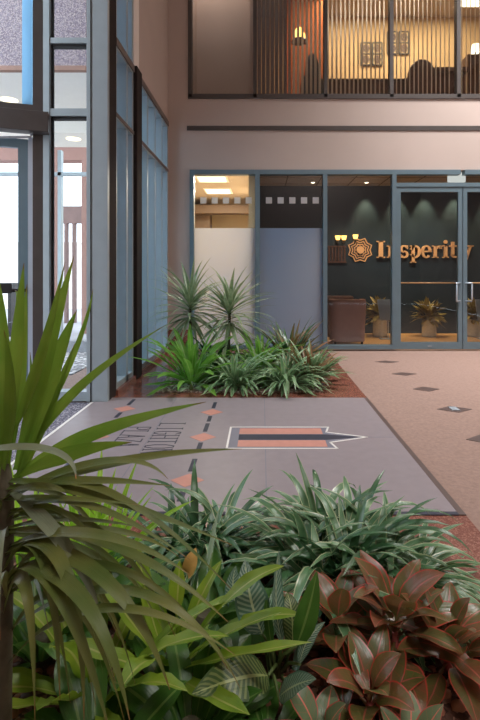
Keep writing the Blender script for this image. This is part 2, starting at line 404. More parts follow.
# unseen sides of the hall
shell('wall_right', bx(RX, RX+.2, RY, BY+.15, 0, TOP), M['pink'], 'plaster wall on the right side of the atrium', 'wall')
shell('wall_blocker', bx(-3.0, -2.9, RY, 2.6, 0, TOP), M['pink'], 'unseen plaster wall left of the viewer, added to dim the foreground', 'wall')  # unseen solid wall, added to keep daylight off the near plants
shell('ceiling_entrance', bx(-3.0, -1.7, RY, 4.3, TOP, TOP+.2), M['soffit'], 'high pale ceiling over the entrance mat', 'ceiling')
shell('ceiling', bx(-1.7, RX, RY, BY+.15, TOP, TOP+.2), M['soffit'], 'high pale ceiling over the atrium', 'ceiling')
fw = MB(); fw.box(-2.9, RX, RY-.2, RY, 0, TOP)
shell('wall_front', fw, M['pink'], 'plaster wall behind the viewer', 'wall')

# ------------------------------------------------------------------ entrance glazing (left)
EY = 4.35
ep = thing('trim_4', 'wide grey metal clad pillar beside the entrance sidelight', 'pillar', (0,0,0), kind='structure')
bx(X(91,EY), X(107.6,EY), EY, EY+.05, 0, TOP).build('face_panel', M['framelight'], ep)
bx(X(91,EY)+.005, X(107.6,EY)+.0, EY+.05, EY+.26, 0, TOP).build('side_return', M['darkpost'], ep)
bx(X(90.4,EY), X(91.4,EY), EY-.006, EY+.01, 0, TOP).build('shadow_gap', M['gasket'], ep)
sw = thing('window_3', 'clear sidelight with three panes between the entrance door and grey pillar', 'window', (0,0,0), kind='structure')
fr = MB(); xa, xb, xc, xd = X(43,EY), X(51.5,EY), X(86.5,EY), X(90.5,EY)
fr.box(xa, xb-.022, EY, EY+.10, 0, TOP); fr.box(xc, xd, EY, EY+.14, 0, TOP)
zr = [(0.005,.09), (Z(115.5,EY), Z(108,EY)), (Z(42.5,EY), Z(37,EY)), (TOP-.1, TOP)]
for a, b in zr: fr.box(xb-.03, xc, EY+.01, EY+.13, a, b)
fr.build('frame', M['framelight'], sw)
g = MB(); g.box(xb-.022, xb-.008, EY+.045, EY+.08, .09, TOP-.1)
for z in (Z(115.5,EY), Z(42.5,EY)): g.box(xb-.012, xc, EY+.03, EY+.09, z-.022, z)
g.build('gasket', M['gasket'], sw)
for (a, b) in ((.09, zr[1][0]-.022), (zr[1][1], zr[2][0]-.022), (zr[2][1], TOP-.1)):
    bx(xb-.012, xc, EY+.055, EY+.065, a, b).build('pane', M['glass'], sw)
# angled door bay, hinged on the post at the sidelight's left edge
th = math.radians(19)
PX, PYY = X(43, EY), EY
bay = Matrix.Translation((PX, PYY, 0)) @ Matrix.Rotation(th, 4, 'Z')       # local -x runs along the bay, local +y is outdoors
dw = thing('window_4', 'entrance bay frame with the fixed glass above the door', 'window', (0,0,0), kind='structure')
zt0, zt1 = 2.60, 2.685
b = MB(); b.box(-.085, 0, 0, .16, 0, TOP, mtx=bay); b.box(-2.2, -2.1, 0, .16, 0, TOP, mtx=bay)
b.box(-2.1, -.085, .0, .12, zt0, zt1, mtx=bay); b.build('frame', M['bronze'], dw)
b = MB(); b.box(-.175, -.095, .03, .13, zt1, TOP, mtx=bay); b.build('pale_mullion', M['skylit_blue'], dw)
b = MB(); b.box(-2.1, -.175, .055, .065, zt1, TOP, mtx=bay); b.build('pane', M['glass'], dw)
b = MB(); b.box(-.125, -.088, .03, .13, 0.0, 2.40, mtx=bay); b.build('jamb', M['skylit_alu'], dw)
b = MB(); b.box(-2.1, .055, -.12, .02, 2.42, zt0, mtx=bay); hd = b.build('operator_header', M['bronze'], dw, .006)
dr = thing('door_3', 'glazed entrance door with closer arm at the left edge', 'door', (0,0,0), kind='structure')
b = MB(); b.box(-.21, -.13, .04, .09, .03, 2.38, mtx=bay); b.box(-1.1, -1.02, .04, .09, .03, 2.38, mtx=bay)
b.box(-1.02, -.21, .04, .09, 2.30, 2.38, mtx=bay); b.box(-1.02, -.21, .04, .09, .03, .14, mtx=bay)
b.build('leaf_frame', M['frame'], dr)
b = MB(); b.box(-1.02, -.21, .06, .068, .14, 2.30, mtx=bay); b.build('pane', M['glass'], dr)
b = MB(); b.box(-1.0, -.25, -.03, .03, .99, 1.08, mtx=bay); b.box(-.30, -.14, -.005, .04, 1.0, 1.03, mtx=bay); b.build('push_bar', M['black'], dr, .005)
b = MB(); b.tube([bay @ Vector(p) for p in ((-.9,-.05,2.30), (-.10,-.03,2.385), (-.09,-.03,2.41))], .011, 8); b.build('closer_arm', M['steel'], dr)

# ------------------------------------------------------------------ outdoors
shell('ground', bx(-30, -2.9, RY-5, 30, -.25, -.03), M['conc'], 'pale concrete paving outside the entrance', 'ground')
shell('ground_forecourt', bx(-2.9, WX-.26, 4.52, 30, -.25, -.035), M['conc'], 'pale concrete strip outside the tinted side windows', 'ground')
tag(bx(-4.6, -2.2, 5.55, 7.1, -.03, .0).build('gravel', M['gravel']), 'pale gravel bed outside behind the sidelight glass', 'gravel', kind='stuff')
tag(bx(-4.8, -2.0, 7.1, 7.3, -.03, .16).build('garden_kerb', M['asphalt'], bevel=.01), 'low grey kerb wall behind the gravel outside', 'kerb', kind='structure')
cn = thing('entrance_canopy', 'aggregate faced entrance canopy with cream soffit seen through the upper glass', 'canopy', (0,0,3.7), kind='structure')
def ch(b, n, m, p, bevel=0):
    o = b.build(n, m, p, bevel); o.matrix_parent_inverse = p.matrix_basis.inverted(); return o
ch(bx(-9, -2.2, 6.0, 6.3, 3.755, 7.2), 'fascia', M['aggr'], cn)
ch(bx(-9, -2.2, 5.98, 6.06, 3.70, 3.755), 'brick_edge', M['brickred'], cn)
ch(bx(-9, -2.2, 6.06, 8.0, 3.705, 3.75), 'soffit', M['soffit'], cn)
ch(bx(-9, -2.2, 7.8, 8.7, 3.45, 3.71), 'drop_beam', M['soffit'], cn)
ch(bx(-4.0, -2.9, 6.0, 6.05, 3.78, 7.2), 'joint_band', M['outpink'], cn) if False else None
for x, y, z_ in ((-3.70, 7.02, 3.70), (-3.20, 8.15, 3.445)):
    ch(MB().lathe([(.12, z_-.002), (.12, z_+.006)], (x, y, 0), 20), 'soffit_light', M['lit'], cn)
pg = thing('entrance_portal', 'pink stucco portal with pale mullions outside beyond the gravel', 'portal', (-4.6,9.5,0), kind='structure')
Yp = 9.5
ch(bx(-9, X(90,Yp), Yp, Yp+.3, Z(160,Yp), Z(138,Yp)), 'lintel', M['outpink'], pg)
for p0, p1 in ((53,57), (81.5,86.5), (-40,-33)):
    ch(bx(X(p0,Yp), X(p1,Yp), Yp, Yp+.3, -.03, Z(160,Yp)), 'pier', M['outpink'], pg)
ch(bx(X(-30,8.4), X(90,8.4), 8.4, 8.5, Z(175.5,8.4), Z(172,8.4)), 'rail', M['framelight'], pg)
ch(bx(X(57.5,8.4), X(61,8.4), 8.4, 8.5, -.03, Z(150,8.4)), 'pale_mullion', M['framelight'], pg)
tr = thing('pergola', 'pinkish pergola with a thick beam and thin posts outside', 'pergola', (-4.6,11.5,0))
Yg = 11.5
ch(bx(X(40,Yg), X(92,Yg), Yg, Yg+.2, Z(223,Yg), Z(206,Yg)), 'beam', M['pergola'], tr)
for p in (54, 64, 72, 82): ch(bx(X(p,Yg), X(p+2.5,Yg), Yg, Yg+.15, -.03, Z(223,Yg)), 'post', M['pergola'], tr)
tag(bx(-24, -3.0, 16, 16.4, -.03, 2.2).build('garden_wall', M['outwall']), 'long pale stucco wall far outside beyond the entrance', 'wall', kind='structure')
bn = thing('bench', 'dark bench outside seen low through the entrance door', 'bench', (X(4,9), 9, 0))
ch(bx(X(-40,9), X(12,9), 9, 9.4, .86, .98), 'seat', M['black'], bn)
for x in (X(-34,9), X(8,9)): ch(bx(x-.03, x+.03, 9.05, 9.35, -.03, .86), 'leg', M['black'], bn)

# ------------------------------------------------------------------ storefront
st = thing('window_5', 'teal grey storefront framing with two frosted bays and one clear bay', 'window', (0,0,0), kind='structure')
mul_px = [192, 257.5, 325, 394]
fr = MB(); y0, y1 = BY-.03, BY+.09
mx_ = [X(p, BY) for p in mul_px] + [3.045, 4.08]
for i, x in enumerate(mx_):
    if i == 4: continue
    t = .036 if i in (1,) else .032
    fr.box(x-t, x+t, y0, y1, 0.012, SH-.0)
for a, b_ in zip(mx_, mx_[1:]):
    fr.box(a+.032, b_-.032, y0, y1, SH-.07, SH)
for a, b_ in list(zip(mx_, mx_[1:]))[:3]: fr.box(a+.032, b_-.032, y0, y1, .012, .075)
fr.box(mx_[3]+.032, mx_[5]-.032, y0, y1, Z(187,BY)-.0, Z(183,BY)+.0)
fr.build('frame', M['frame'], st)
zf = Z(228, BY)
for i in (0, 1):
    a, b_ = mx_[i]+.036, mx_[i+1]-.036
    bx(a, b_, BY+.025, BY+.033, .075, zf).build('frosted_pane', M['frost'], st)
    bx(a, b_, BY+.025, BY+.033, zf, SH-.07).build('clear_pane', M['storeglass'], st)
    q = MB()
    for k in range(5):
        cx = a + (b_-a)*(.145 + .187*k); s_ = .047
        q.box(cx-s_, cx+s_, BY+.020, BY+.0245, Z(203.3,BY), Z(197,BY))
    q.build('etched_squares', M['etch'], st)
bx(mx_[2]+.032, mx_[3]-.032, BY+.025, BY+.033, .075, SH-.07).build('clear_pane', M['storeglass'], st)
bx(mx_[3]+.032, mx_[5]-.032, BY+.025, BY+.033, Z(183,BY), SH-.07).build('transom_pane', M['storeglass'], st)
def shop_door(name, xa, xb, hinge_left, label):
    d = thing(name, label, 'door', (0,0,0), kind='structure')
    f = MB(); zt = Z(187.5,BY); w = .062
    f.box(xa, xa+w, BY-.02, BY+.03, .015, zt); f.box(xb-w, xb, BY-.02, BY+.03, .015, zt)
    f.box(xa+w, xb-w, BY-.02, BY+.03, zt-.07, zt); f.box(xa+w, xb-w, BY-.02, BY+.03, .015, .12)
    f.build('leaf_frame', M['frame'], d)
    bx(xa+w, xb-w, BY, BY+.008, .12, zt-.07).build('pane', M['storeglass'], d)
    xh = xb-w*.55 if hinge_left else xa+w*.55
    sgn = -1 if hinge_left else 1
    h = MB(); zh0, zh1 = Z(301,BY), Z(283,BY)
    xo = xh + sgn*.075
    h.tube([(xh, BY-.02, zh1), (xo, BY-.075, zh1), (xo, BY-.08, zh1-.03), (xo, BY-.08, zh0+.03), (xo, BY-.075, zh0), (xh, BY-.02, zh0)], .0125, 10)
    h.build('handle', M['steel'], d)
    MB().tube([(xa+w, BY+.06, Z(283,BY)), (xb-w, BY+.06, Z(283,BY))], .011, 8).build('push_bar', M['copper'], d)
    bx((xa+xb)/2-.03, (xa+xb)/2+.03, BY-.027, BY-.02, .055, .07).build('lock', M['steel'], d)
shop_door('door_1', mx_[3]+.036, mx_[4]-.006, True, 'glass storefront door left of the pair, hinged on the left')
shop_door('door_2', mx_[4]+.006, mx_[5]-.036, False, 'glass storefront door right of the pair, cut by the picture edge')

# office and lobby behind the storefront
CH = 2.86
PXX = mx_[1]
shell('floor_lobby', bx(PXX+.02, 5.6, BY+.15, 9.4, -.2, -.002), M['wood'], 'tan wood floor of the lobby behind the glass doors', 'floor')
shell('floor_office', bx(WX-.3, PXX+.02, BY+.15, 12.2, -.2, -.003), M['carpet'], 'office floor behind the frosted pane', 'floor')
shell('wall_sign', bx(PXX+.02, 5.6, 9.3, 9.4, 0, CH), M['signwall'], 'dark teal wall behind the lobby carrying the copper sign', 'wall')
shell('wall_lobby_left', bx(PXX-.04, PXX+.02, BY+.1, 9.4, 0, CH), M['signwall'], 'dark side wall between the lobby and the office', 'wall')
shell('wall_office_left', bx(WX-.35, WX-.25, BY+.15, 12.2, 0, CH), M['office'], 'beige left wall of the office', 'wall')
shell('wall_office_right', bx(PXX-.14, PXX-.04, BY+.15, 12.2, 0, CH), M['office'], 'beige right wall of the office', 'wall')
shell('wall_office_back', bx(WX-.35, PXX, 12.1, 12.2, 0, CH), M['office'], 'beige back wall of the office', 'wall')
shell('wall_lobby_right', bx(5.5, 5.6, BY+.15, 9.4, 0, CH), M['signwall'], 'dark right wall of the lobby', 'wall')
shell('ceiling_office', bx(WX-.35, 5.6, BY+.12, 12.2, CH, CH+.1), M['ceil'], 'tiled ceiling over the office and lobby', 'ceiling')
gr = MB()
for x in (.45, 1.05, 1.65, 2.25, 2.85, 3.45): gr.box(x-.008, x+.008, BY+.16, 9.29, CH-.006, CH)
for y in (7.9, 8.5, 9.1): gr.box(PXX+.03, 5.4, y-.008, y+.008, CH-.006, CH)
shell('trim_5', gr, M['bulkhead'], 'thin dark grid lines of the lobby ceiling', 'ceiling grid')
shell('trim_6', bx(WX-.24, PXX-.15, 10.9, 11.3, Z(213,10.9), Z(205,10.9)), M['bulkhead'], 'brown bulkhead beam crossing the office', 'beam')
tag(bx(-1.6, -1.22, 11.3, 11.7, 0, Z(204,11.3)).build('filing_cabinet', M['bulkhead'], bevel=.01), 'tall brown cabinet at the left end of the office', 'cabinet')
def troffer(x, y, w, d, zc, label, name='ceiling_light', grp='troffers in the office ceiling'):
    t = thing(name, label, 'light', (x, y, zc), grp)
    f = MB()
    for a in (-1, 1):
        f.box(a*w/2-.015, a*w/2+.015, -d/2-.015, d/2+.015, -.02, 0); f.box(-w/2+.015, w/2-.015, a*d/2-.015, a*d/2+.015, -.02, 0)
    f.build('frame', M['soffit'], t); bx(-w/2+.015, w/2-.015, -d/2+.015, d/2-.015, -.014, -.001).build('diffuser', M['lit'], t)
troffer(-.89, 8.58, .52, .55, CH, 'square ceiling light nearest the glass in the office')
troffer(-.90, 9.85, .52, .6, CH, 'square ceiling light farther back in the office')
def downlight(x, y, zc, label, grp):
    t = thing('downlight', label, 'light', (x, y, zc), grp)
    MB().lathe([(.05, -.006), (.05, 0)], seg=16).build('trim_ring', M['soffit'], t)
    MB().lathe([(.032, -.008), (.032, -.0062)], seg=16).build('lens', M['spotlit'], t)
for x, lb in ((X(315,8.6), 'small round lit downlight over the frosted lobby bay'), (X(366,9.0), 'small round lit downlight above the spiral emblem')):
    downlight(x, 8.95, CH, lb, 'lobby downlights')
for x, lb in ((X(425,9.25), 'round downlight washing the wall above the middle letters'), (X(455.5,9.25), 'round downlight washing the wall above the last letters'), (X(398,9.25), 'round downlight washing the wall behind the door jamb'), (X(490,9.25), 'round downlight beyond the right door')):
    downlight(x, 9.12, CH, lb, 'lobby downlights')
# copper sign
SY = 9.3
sg = thing('company_sign', 'copper Insperity lettering and web emblem on the dark lobby wall', 'sign', (X(418,SY), SY, Z(258,SY)))
PXM = SY/F
def sgn_obj(mb, name):
    o = mb.build(name, M['copper'], sg); o.matrix_parent_inverse = Matrix.Translation(-sg.location); return o
def S3(a, b_, c): return Vector((X(a, SY), SY - .005 - c, Z(b_, SY)))
def rect(b, x0, x1, y0, y1): b.prism([(x0,y1),(x1,y1),(x1,y0),(x0,y0)], 0, .05, S3)
def arc(b, cx, cy, rx, ry, a0, a1, wx, wy, n=14):
    """crescent stroke: thick at the sides (wx), thin at top and bottom (wy)"""
    for i in range(n):
        q = []
        for k in (i, i+1):
            a = math.radians(a0 + (a1-a0)*k/n); q.append((cx+rx*math.cos(a), cy-ry*math.sin(a), cx+(rx-wx)*math.cos(a), cy-(ry-wy)*math.sin(a)))
        b.prism([(q[0][0],q[0][1]),(q[1][0],q[1][1]),(q[1][2],q[1][3]),(q[0][2],q[0][3])], 0, .05, S3)
BL, XH, CAP = 258, 245.5, 241
def letter(fn): b = MB(); fn(b); sgn_obj(b, 'letter')
def stem(b, x, w, y0, y1, s0=True, s1=True, sr=1.4):
    rect(b, x, x+w, y0, y1)
    if s1: rect(b, x-sr, x+w+sr, y1-1.2, y1)
    if s0: rect(b, x-sr, x+(w if s0 == 'l' else w+sr), y0, y0+1.2)
def f_I(b): stem(b, 378.2, 4.2, CAP, BL, sr=2)
def f_n(b): stem(b, 388, 3, XH, BL, 'l'); stem(b, 394.8, 3, XH+4.5, BL, False); arc(b, 393.2, XH+5, 4.6, 4.8, 0, 150, 3, 1.8)
def f_s(b):
    arc(b, 403.4, XH+3.6, 4.0, 3.8, 30, 265, 2.4, 1.5); arc(b, 403.6, BL-3.6, 4.2, 3.8, -150, 85, 2.4, 1.5)
    rect(b, 406, 407.3, XH, XH+3.6); rect(b, 399.3, 400.6, BL-3.8, BL)
def f_p(b): stem(b, 411, 3, XH, BL+5, 'l'); arc(b, 414.6, (XH+BL)/2, 5.4, 6.4, -160, 160, 2.9, 1.5)
def f_e(b): arc(b, 425.6, (XH+BL)/2, 5.2, 6.4, 0, 318, 2.8, 1.5); rect(b, 421.6, 430.8, 250.8, 252.2)
def f_r(b): stem(b, 433, 3, XH, BL, 'l'); arc(b, 438, XH+4.2, 3.4, 4, 30, 165, 2, 1.8); rect(b, 438.8, 441, XH+.4, XH+3.4)
def f_i(b): stem(b, 443.4, 3, XH, BL, 'l'); arc(b, 444.9, 242, 1.8, 1.8, 0, 360, 1.7, 1.7)
def f_t(b): rect(b, 450.6, 453.4, 242, BL-2); rect(b, 448.4, 456, XH, XH+1.3); arc(b, 454, BL-3.2, 3.4, 3.2, 180, 320, 2.7, 1.5)
def f_y(b):
    b.prism([(459,XH),(462.4,XH),(467.2,BL-1),(464.6,BL+1)][::-1], 0, .05, S3); b.prism([(469,XH),(471,XH),(465.2,BL+5),(462.6,BL+5)][::-1], 0, .05, S3)
    rect(b, 457.6, 463.8, XH, XH+1.2); rect(b, 466.8, 472.6, XH, XH+1.2); arc(b, 462.4, BL+3.6, 1.7, 1.7, 0, 360, 1.6, 1.6)
for f in (f_I, f_n, f_s, f_p, f_e, f_r, f_i, f_t, f_y): letter(f)
ex, ey = 360, 250
for ri, w in ((13.0, 1.25), (9.8, 1.15), (6.9, 1.1)):
    b = MB()
    for k in range(8):
        a0, a1 = k*PI/4 + PI/8, (k+1)*PI/4 + PI/8; am = (a0+a1)/2
        P = lambda r, a: (ex + r*math.cos(a), ey - r*math.sin(a))
        rm = ri*.80
        g0, g1 = .05, .05
        b.prism([P(ri-w, a0), P(ri, a0), P(rm, am), P(rm-w, am)], 0, .015, S3); b.prism([P(rm-w, am), P(rm, am), P(ri, a1), P(ri-w, a1)], 0, .015, S3)
    sgn_obj(b, 'web_ring')
b = MB()
b.prism([(ex + 3.8*math.cos(-2*PI*k/16), ey - 3.8*math.sin(-2*PI*k/16)) for k in range(16)][::-1], 0, .045, S3); sgn_obj(b, 'hub_disc')

# lobby furniture
def armchair():
    c = thing('armchair', 'mauve leather tub armchair with its back to the storefront glass', 'armchair', (X(346,8.0), 8.0, 0))
    n = 20; w, d, h = .30, .30, .74
    b = MB(); rows = []
    def sect(z, k): 
        out = []
        for i in range(n+1):
            a = PI + PI*i/n if False else (-PI*.02 - PI*.96*i/n)
            ca, sa = math.cos(a), math.sin(a); e = 5
            r = 1/((abs(ca)**e + abs(sa)**e)**(1/e))
            out.append((ca*r*w*k, sa*r*d*k))
        return out
    lev = [(.06,.93),(.3,.95),(.6,1.0),(.70,1.0),(h,.97)]
    outr = [[b.b.verts.new((x, y, z)) for x, y in sect(z, k)] for z, k in lev]
    inr = [[b.b.verts.new((x*.74, y*.74, z)) for x, y in sect(z, k)] for z, k in lev]
    for g_, fl in ((outr, 1), (inr, 0)):
        for a, c2 in zip(g_, g_[1:]):
            for i in range(n):
                q = [a[i], a[i+1], c2[i+1], c2[i]]; b.face(q[::-1] if fl else q, smooth=True)
    for i in range(n):
        b.face([outr[-1][i], outr[-1][i+1], inr[-1][i+1], inr[-1][i]], smooth=True, mi=1); b.face([outr[0][i], inr[0][i], inr[0][i+1], outr[0][i+1]])
    for e in (0, n):
        for j in range(len(lev)-1): b.face([outr[j][e], outr[j+1][e], inr[j+1][e], inr[j][e]])
    b.build('shell', [M['chair'], M['chairtop']], c)
    bx(-.21, .21, -.2, .30, .20, .44).build('seat_cushion', M['chair'], c, .03)
    for sx in (-.22, .22):
        for sy in (-.22, .22): MB().lathe([(.02, 0), (.025, .1 if sy < 0 else .21)], (sx, sy, 0), 10).build('leg', M['furn'], c)
armchair()
sd = bx(X(327,8.9), X(352,8.9), 8.75, 9.05, 0, Z(296,8.9)).build('side_cabinet', M['furn'], bevel=.01)
tag(sd, 'low brown cabinet behind the armchair against the dark wall', 'cabinet')
def lobby_leaf(b, base, n, Lm, Wm, seed):
    r = random.Random(seed)
    for i in range(n):
        az = r.uniform(0, 2*PI); el = r.uniform(-.2, 1.45)
        blade(b, base + Vector((r.uniform(-.05,.05), r.uniform(-.05,.05), r.uniform(0, .14))), az, el, Lm*r.uniform(.65, 1.05), Wm*r.uniform(.8,1.1), r.uniform(.2,.8), 'oval', 7, r=r)
PROF = {'long': lambda t: min(1, .3+t*1.7) * (1-max(0, (t-.4)/.6)**1.6),
        'blade': lambda t: min(1, .45+t*2.2) * (1-max(0, (t-.25)/.75)**1.7) + .0,
        'strap': lambda t: min(1, .6+t*2) * (1-max(0, (t-.5)/.5)**2.2),
        'oval': lambda t: 0.1 if t < .28 else max(.02, math.sin(PI*min(1, ((t-.28)/.72))**.75)**.8),
        'nest': lambda t: min(1, .25+t*1.6) * (1-max(0, (t-.62)/.38)**2.4),
        'lance': lambda t: max(.03, math.sin(PI*min(1,t)**.8)**.8)}
def blade(b, base, az, el, Ln, W, droop, prof='blade', segs=8, fold=.18, roll=0, wave=0, pw=1.3, r=R, wf=5):
    p = Vector(base); pts = [p.copy()]
    az2 = az
    for i in range(segs):
        t = (i+.5)/segs; e = el - droop*t**pw; az2 += r.uniform(-.04, .04)
        p = p + Vector((math.cos(e)*math.cos(az2), math.cos(e)*math.sin(az2), math.sin(e)))*Ln/segs; 
        if p.z < .012: p.z = .012
        pts.append(p.copy())
    f = PROF[prof]; ws = [max(.0008, W*f(i/segs)) for i in range(segs+1)]
    b.strip(pts, ws, fold, roll + r.uniform(-.25,.25), wave, wf)
def pot_plant(px, label, seed, with_panel):
    y = 8.86; x = X(px, y)
    t = thing('planter_pot', label, 'planter', (x, y, 0), 'steel planters along the lobby wall')
    r0 = .13
    MB().lathe([(r0*.98, 0), (r0, .015), (r0, .325), (r0*1.02, .33), (r0*.9, .33), (r0*.88, .29)], seg=28).build('pot', M['steel'], t)
    MB().lathe([(r0*.87, .28), (r0*.87, .292)], seg=20).build('soil', M['soil'], t)
    b = MB(); lobby_leaf(b, Vector((0,0,.30)), 120, .36, .085, seed); b.build('foliage', L['lobby'], t)
    if with_panel:
        q = thing('placeholder_panel', 'made-up blue grey tapered panel in front of the ' + with_panel, 'stand', (x, y-.35, 0), 'made-up tapered panels')  # panel, legs and base made up for an unclear reflection-like shape
        MB().prism([(-.085,.33),(.085,.33),(.135,.70),(-.135,.70)], -.012, .012, lambda a, b_, c: Vector((a, c, b_))).build('panel', M['panel_blue'], q)
        for sx in (-.06, .06): bx(sx-.005, sx+.005, -.006, .006, 0, .34).build('leg', M['steel'], q)
        bx(-.09, .09, -.07, .07, 0, .008).build('base', M['steel'], q)
pot_plant(380, 'steel pot with leafy plant between the armchair and the left door', 3, 'steel pot beside the armchair')
pot_plant(429, 'steel pot with leafy plant seen whole through the left glass door', 11, None)
pot_plant(474, 'steel pot with leafy plant seen through the right glass door', 5, 'steel pot at the right door')
xb_ = thing('sign_box', 'blank pale lit sign box hung above the pair of glass doors', 'sign', (X(456.5,7.55), 7.55, Z(177.5,7.55)))
bx(-.135, .135, -.03, .03, -.075, .075).build('housing', M['exitbox'], xb_, .008); bx(-.01, .01, -.01, .01, .075, CH - Z(177.5,7.55)).build('hanger', M['steel'], xb_)
def reflection_lamp(px, py, label):  # glowing lamps made up for warm reflections in the lobby glass
    t = thing('lamp_reflection', label, 'lamp', (X(px,9.29), 9.29, Z(py,9.29)), 'lobby reflection lamps')
    bx(-.02, .02, -.03, .01, -.09, .02).build('bracket', M['bronze'], t); MB().lathe([(.035,-.03),(.055,.05)], (0,-.05,0), 12).build('shade', M['lamp'], t)
reflection_lamp(337.5, 238.5, 'amber lamp made up for a warm reflection, farthest left on the dark lobby wall')
reflection_lamp(343.5, 238.5, 'amber lamp made up for a warm reflection next to the far left one on the lobby wall')
reflection_lamp(355, 237.5, 'small amber lamp made up for a warm reflection close to the top of the web emblem')
wr = thing('reflected_railing', 'brown slats made up for a railing reflection on the dark lobby wall under the amber lamps', 'rack', (X(337,9.29), 9.29, Z(254,9.29)))  # railing-like reflection built as solid slats and rails
bx(-.18,.18,-.03,.009,-.17,-.14).build('rail', M['furn'], wr); bx(-.18,.18,-.03,.009,.13,.16).build('rail', M['furn'], wr)
b = MB()
for k in range(6): b.box(-.17+k*.06, -.135+k*.06, -.025, .009, -.14, .13)
b.build('slats', M['furn'], wr)

# ------------------------------------------------------------------ upper floor
uf = Z(97.5, BY) - .02
uw = thing('window_6', 'wide upper floor window with slim dark mullions', 'window', (0,0,0), kind='structure')
fr = MB(); y0, y1 = BY-.02, BY+.1
UM = [X(p, BY) for p in (190, 255, 325.5, 391.5, 458.5, 526, 590)]
for x in UM: fr.box(x-.028, x+.028, y0, y1, U0, U1)
fr.box(UM[0]-.028, SX1, y0, y1, U0-.02, U0+.05); fr.box(UM[0]-.028, SX1, y0, y1, U1-.05, U1); fr.build('frame', M['bronze'], uw)
UM[-1] = SX1
for a, b_ in zip(UM, UM[1:]): bx(a+.028, b_-.028, BY+.03, BY+.038, U0+.05, U1-.05).build('pane', M['storeglass'], uw)
UC, UB = 6.5, 10.0
shell('floor_upper', bx(WX-.3, 6, BY+.15, 10.2, uf-.3, uf), M['carpet'], 'floor of the upper meeting room', 'floor')
shell('wall_upper_back', bx(-.14, 6, UB, UB+.1, uf, UC), M['beige2'], 'warm beige back wall of the upper room', 'wall')
shell('ceiling_upper', bx(WX-.3, 6, BY+.15, 10.2, UC, UC+.1), M['ceil'], 'ceiling of the upper room', 'ceiling')
shell('wall_upper_left', bx(WX-.3, WX-.2, BY+.15, 10.2, uf, UC), M['taupe'], 'left end wall of the upper floor', 'wall')
shell('wall_upper_right', bx(5.9, 6, BY+.15, 10.2, uf, UC), M['beige2'], 'right end wall of the upper room', 'wall')
shell('wall_upper_partition', bx(-.20, -.14, 7.75, 10.2, uf, UC), M['taupe'], 'partition beside the first upper bay', 'wall')
shell('wall_upper_panel', bx(WX-.2, -.2, 7.95, 8.0, uf, UC), M['taupe'], 'taupe panel closing the first bay of the upper window', 'wall')
shell('wall_upper_rust', bx(.42, 1.20, 9.3, 9.4, uf, UC), M['rust'], 'rust red wall panel behind the blinds', 'wall')
def blind(xa, xb, k, label, dark):
    t = thing('vertical_blind', label, 'blind', ((xa+xb)/2, BY+.2, U0), 'vertical blinds of the upper window')
    bx(-(xb-xa)/2, (xb-xa)/2, -.02, .02, U1-U0-.12, U1-U0-.06).build('headrail', M['frame'], t)
    n = int((xb-xa)/.0665); w = .5
    for i in range(n):
        x = -(xb-xa)/2 + (i+.5)*(xb-xa)/n
        ang = math.radians(55 if not dark else (14 if i < n*.45 else 45)) + R.uniform(-.05,.05)
        mt = Matrix.Translation((x, 0, 0)) @ Matrix.Rotation(ang, 4, 'Z')
        MB().box(-.028, .028, -.001, .001, .06, U1-U0-.12, mtx=mt).build('vane', M['vanedark'] if dark and i < n*.5 else M['vane'], t)
bl = ['grey half closed vertical blind over the rust wall in the second upper bay', 'open vertical blind in front of the left framed rosettes', 'open vertical blind in front of the tall curved chair', 'open vertical blind at the right end of the upper window']
for i in range(4): blind(UM[i+1]+.03, UM[i+2]-.03, i, bl[i], i == 0)
def artwork(px, py, Y, s_, label):
    c = at(px, py, Y); t = thing('framed_art', label, 'picture', c, 'framed rosette pictures')
    for sx in (-1, 1):
        o = s_*.26*sx
        f = MB()
        for a in (-1, 1): f.box(o+a*s_*.21-.012, o+a*s_*.21+.012, -.02, .01, -s_*.5, s_*.5); f.box(o-s_*.21, o+s_*.21, -.02, .01, a*s_*.5-.012, a*s_*.5+.012)
        f.box(o-s_*.21, o+s_*.21, -.02, .01, -.012, .012)
        f.build('frame', M['black'], t); bx(o-s_*.2, o+s_*.2, -.005, .01, -s_*.49, s_*.49).build('paper', M['paper'], t)
        for sz in (-1, 1):
            q = MB()
            for k in range(8):
                a = k*PI/4; q.box(o+math.cos(a)*s_*.12-.022, o+math.cos(a)*s_*.12+.022, -.012, -.004, sz*s_*.25+math.sin(a)*s_*.13-.022, sz*s_*.25+math.sin(a)*s_*.13+.022)
            q.box(o-.025, o+.025, -.012, -.004, sz*s_*.25-.025, sz*s_*.25+.025)
            q.build('rosette', M['furn'], t)
artwork(371.5, 54, UB-.02, .46, 'pair of framed rosette prints hung lower on the upper room wall')
artwork(398, 43, UB-.02, .46, 'pair of framed rosette prints hung higher, behind the mullion')
cr = thing('credenza', 'long dark walnut credenza under the prints in the upper room', 'credenza', (X(368,8.3), 8.3, uf))
bx(-.95, .55, -.22, .22, .06, Z(82,8.1)-uf).build('body', M['furn'], cr, .01); bx(-.97, .57, -.24, .24, Z(82,8.1)-uf, Z(79.5,8.1)-uf).build('top', M['furn'], cr); bx(-.9, .5, -.18, .18, 0, .06).build('plinth', M['black'], cr)
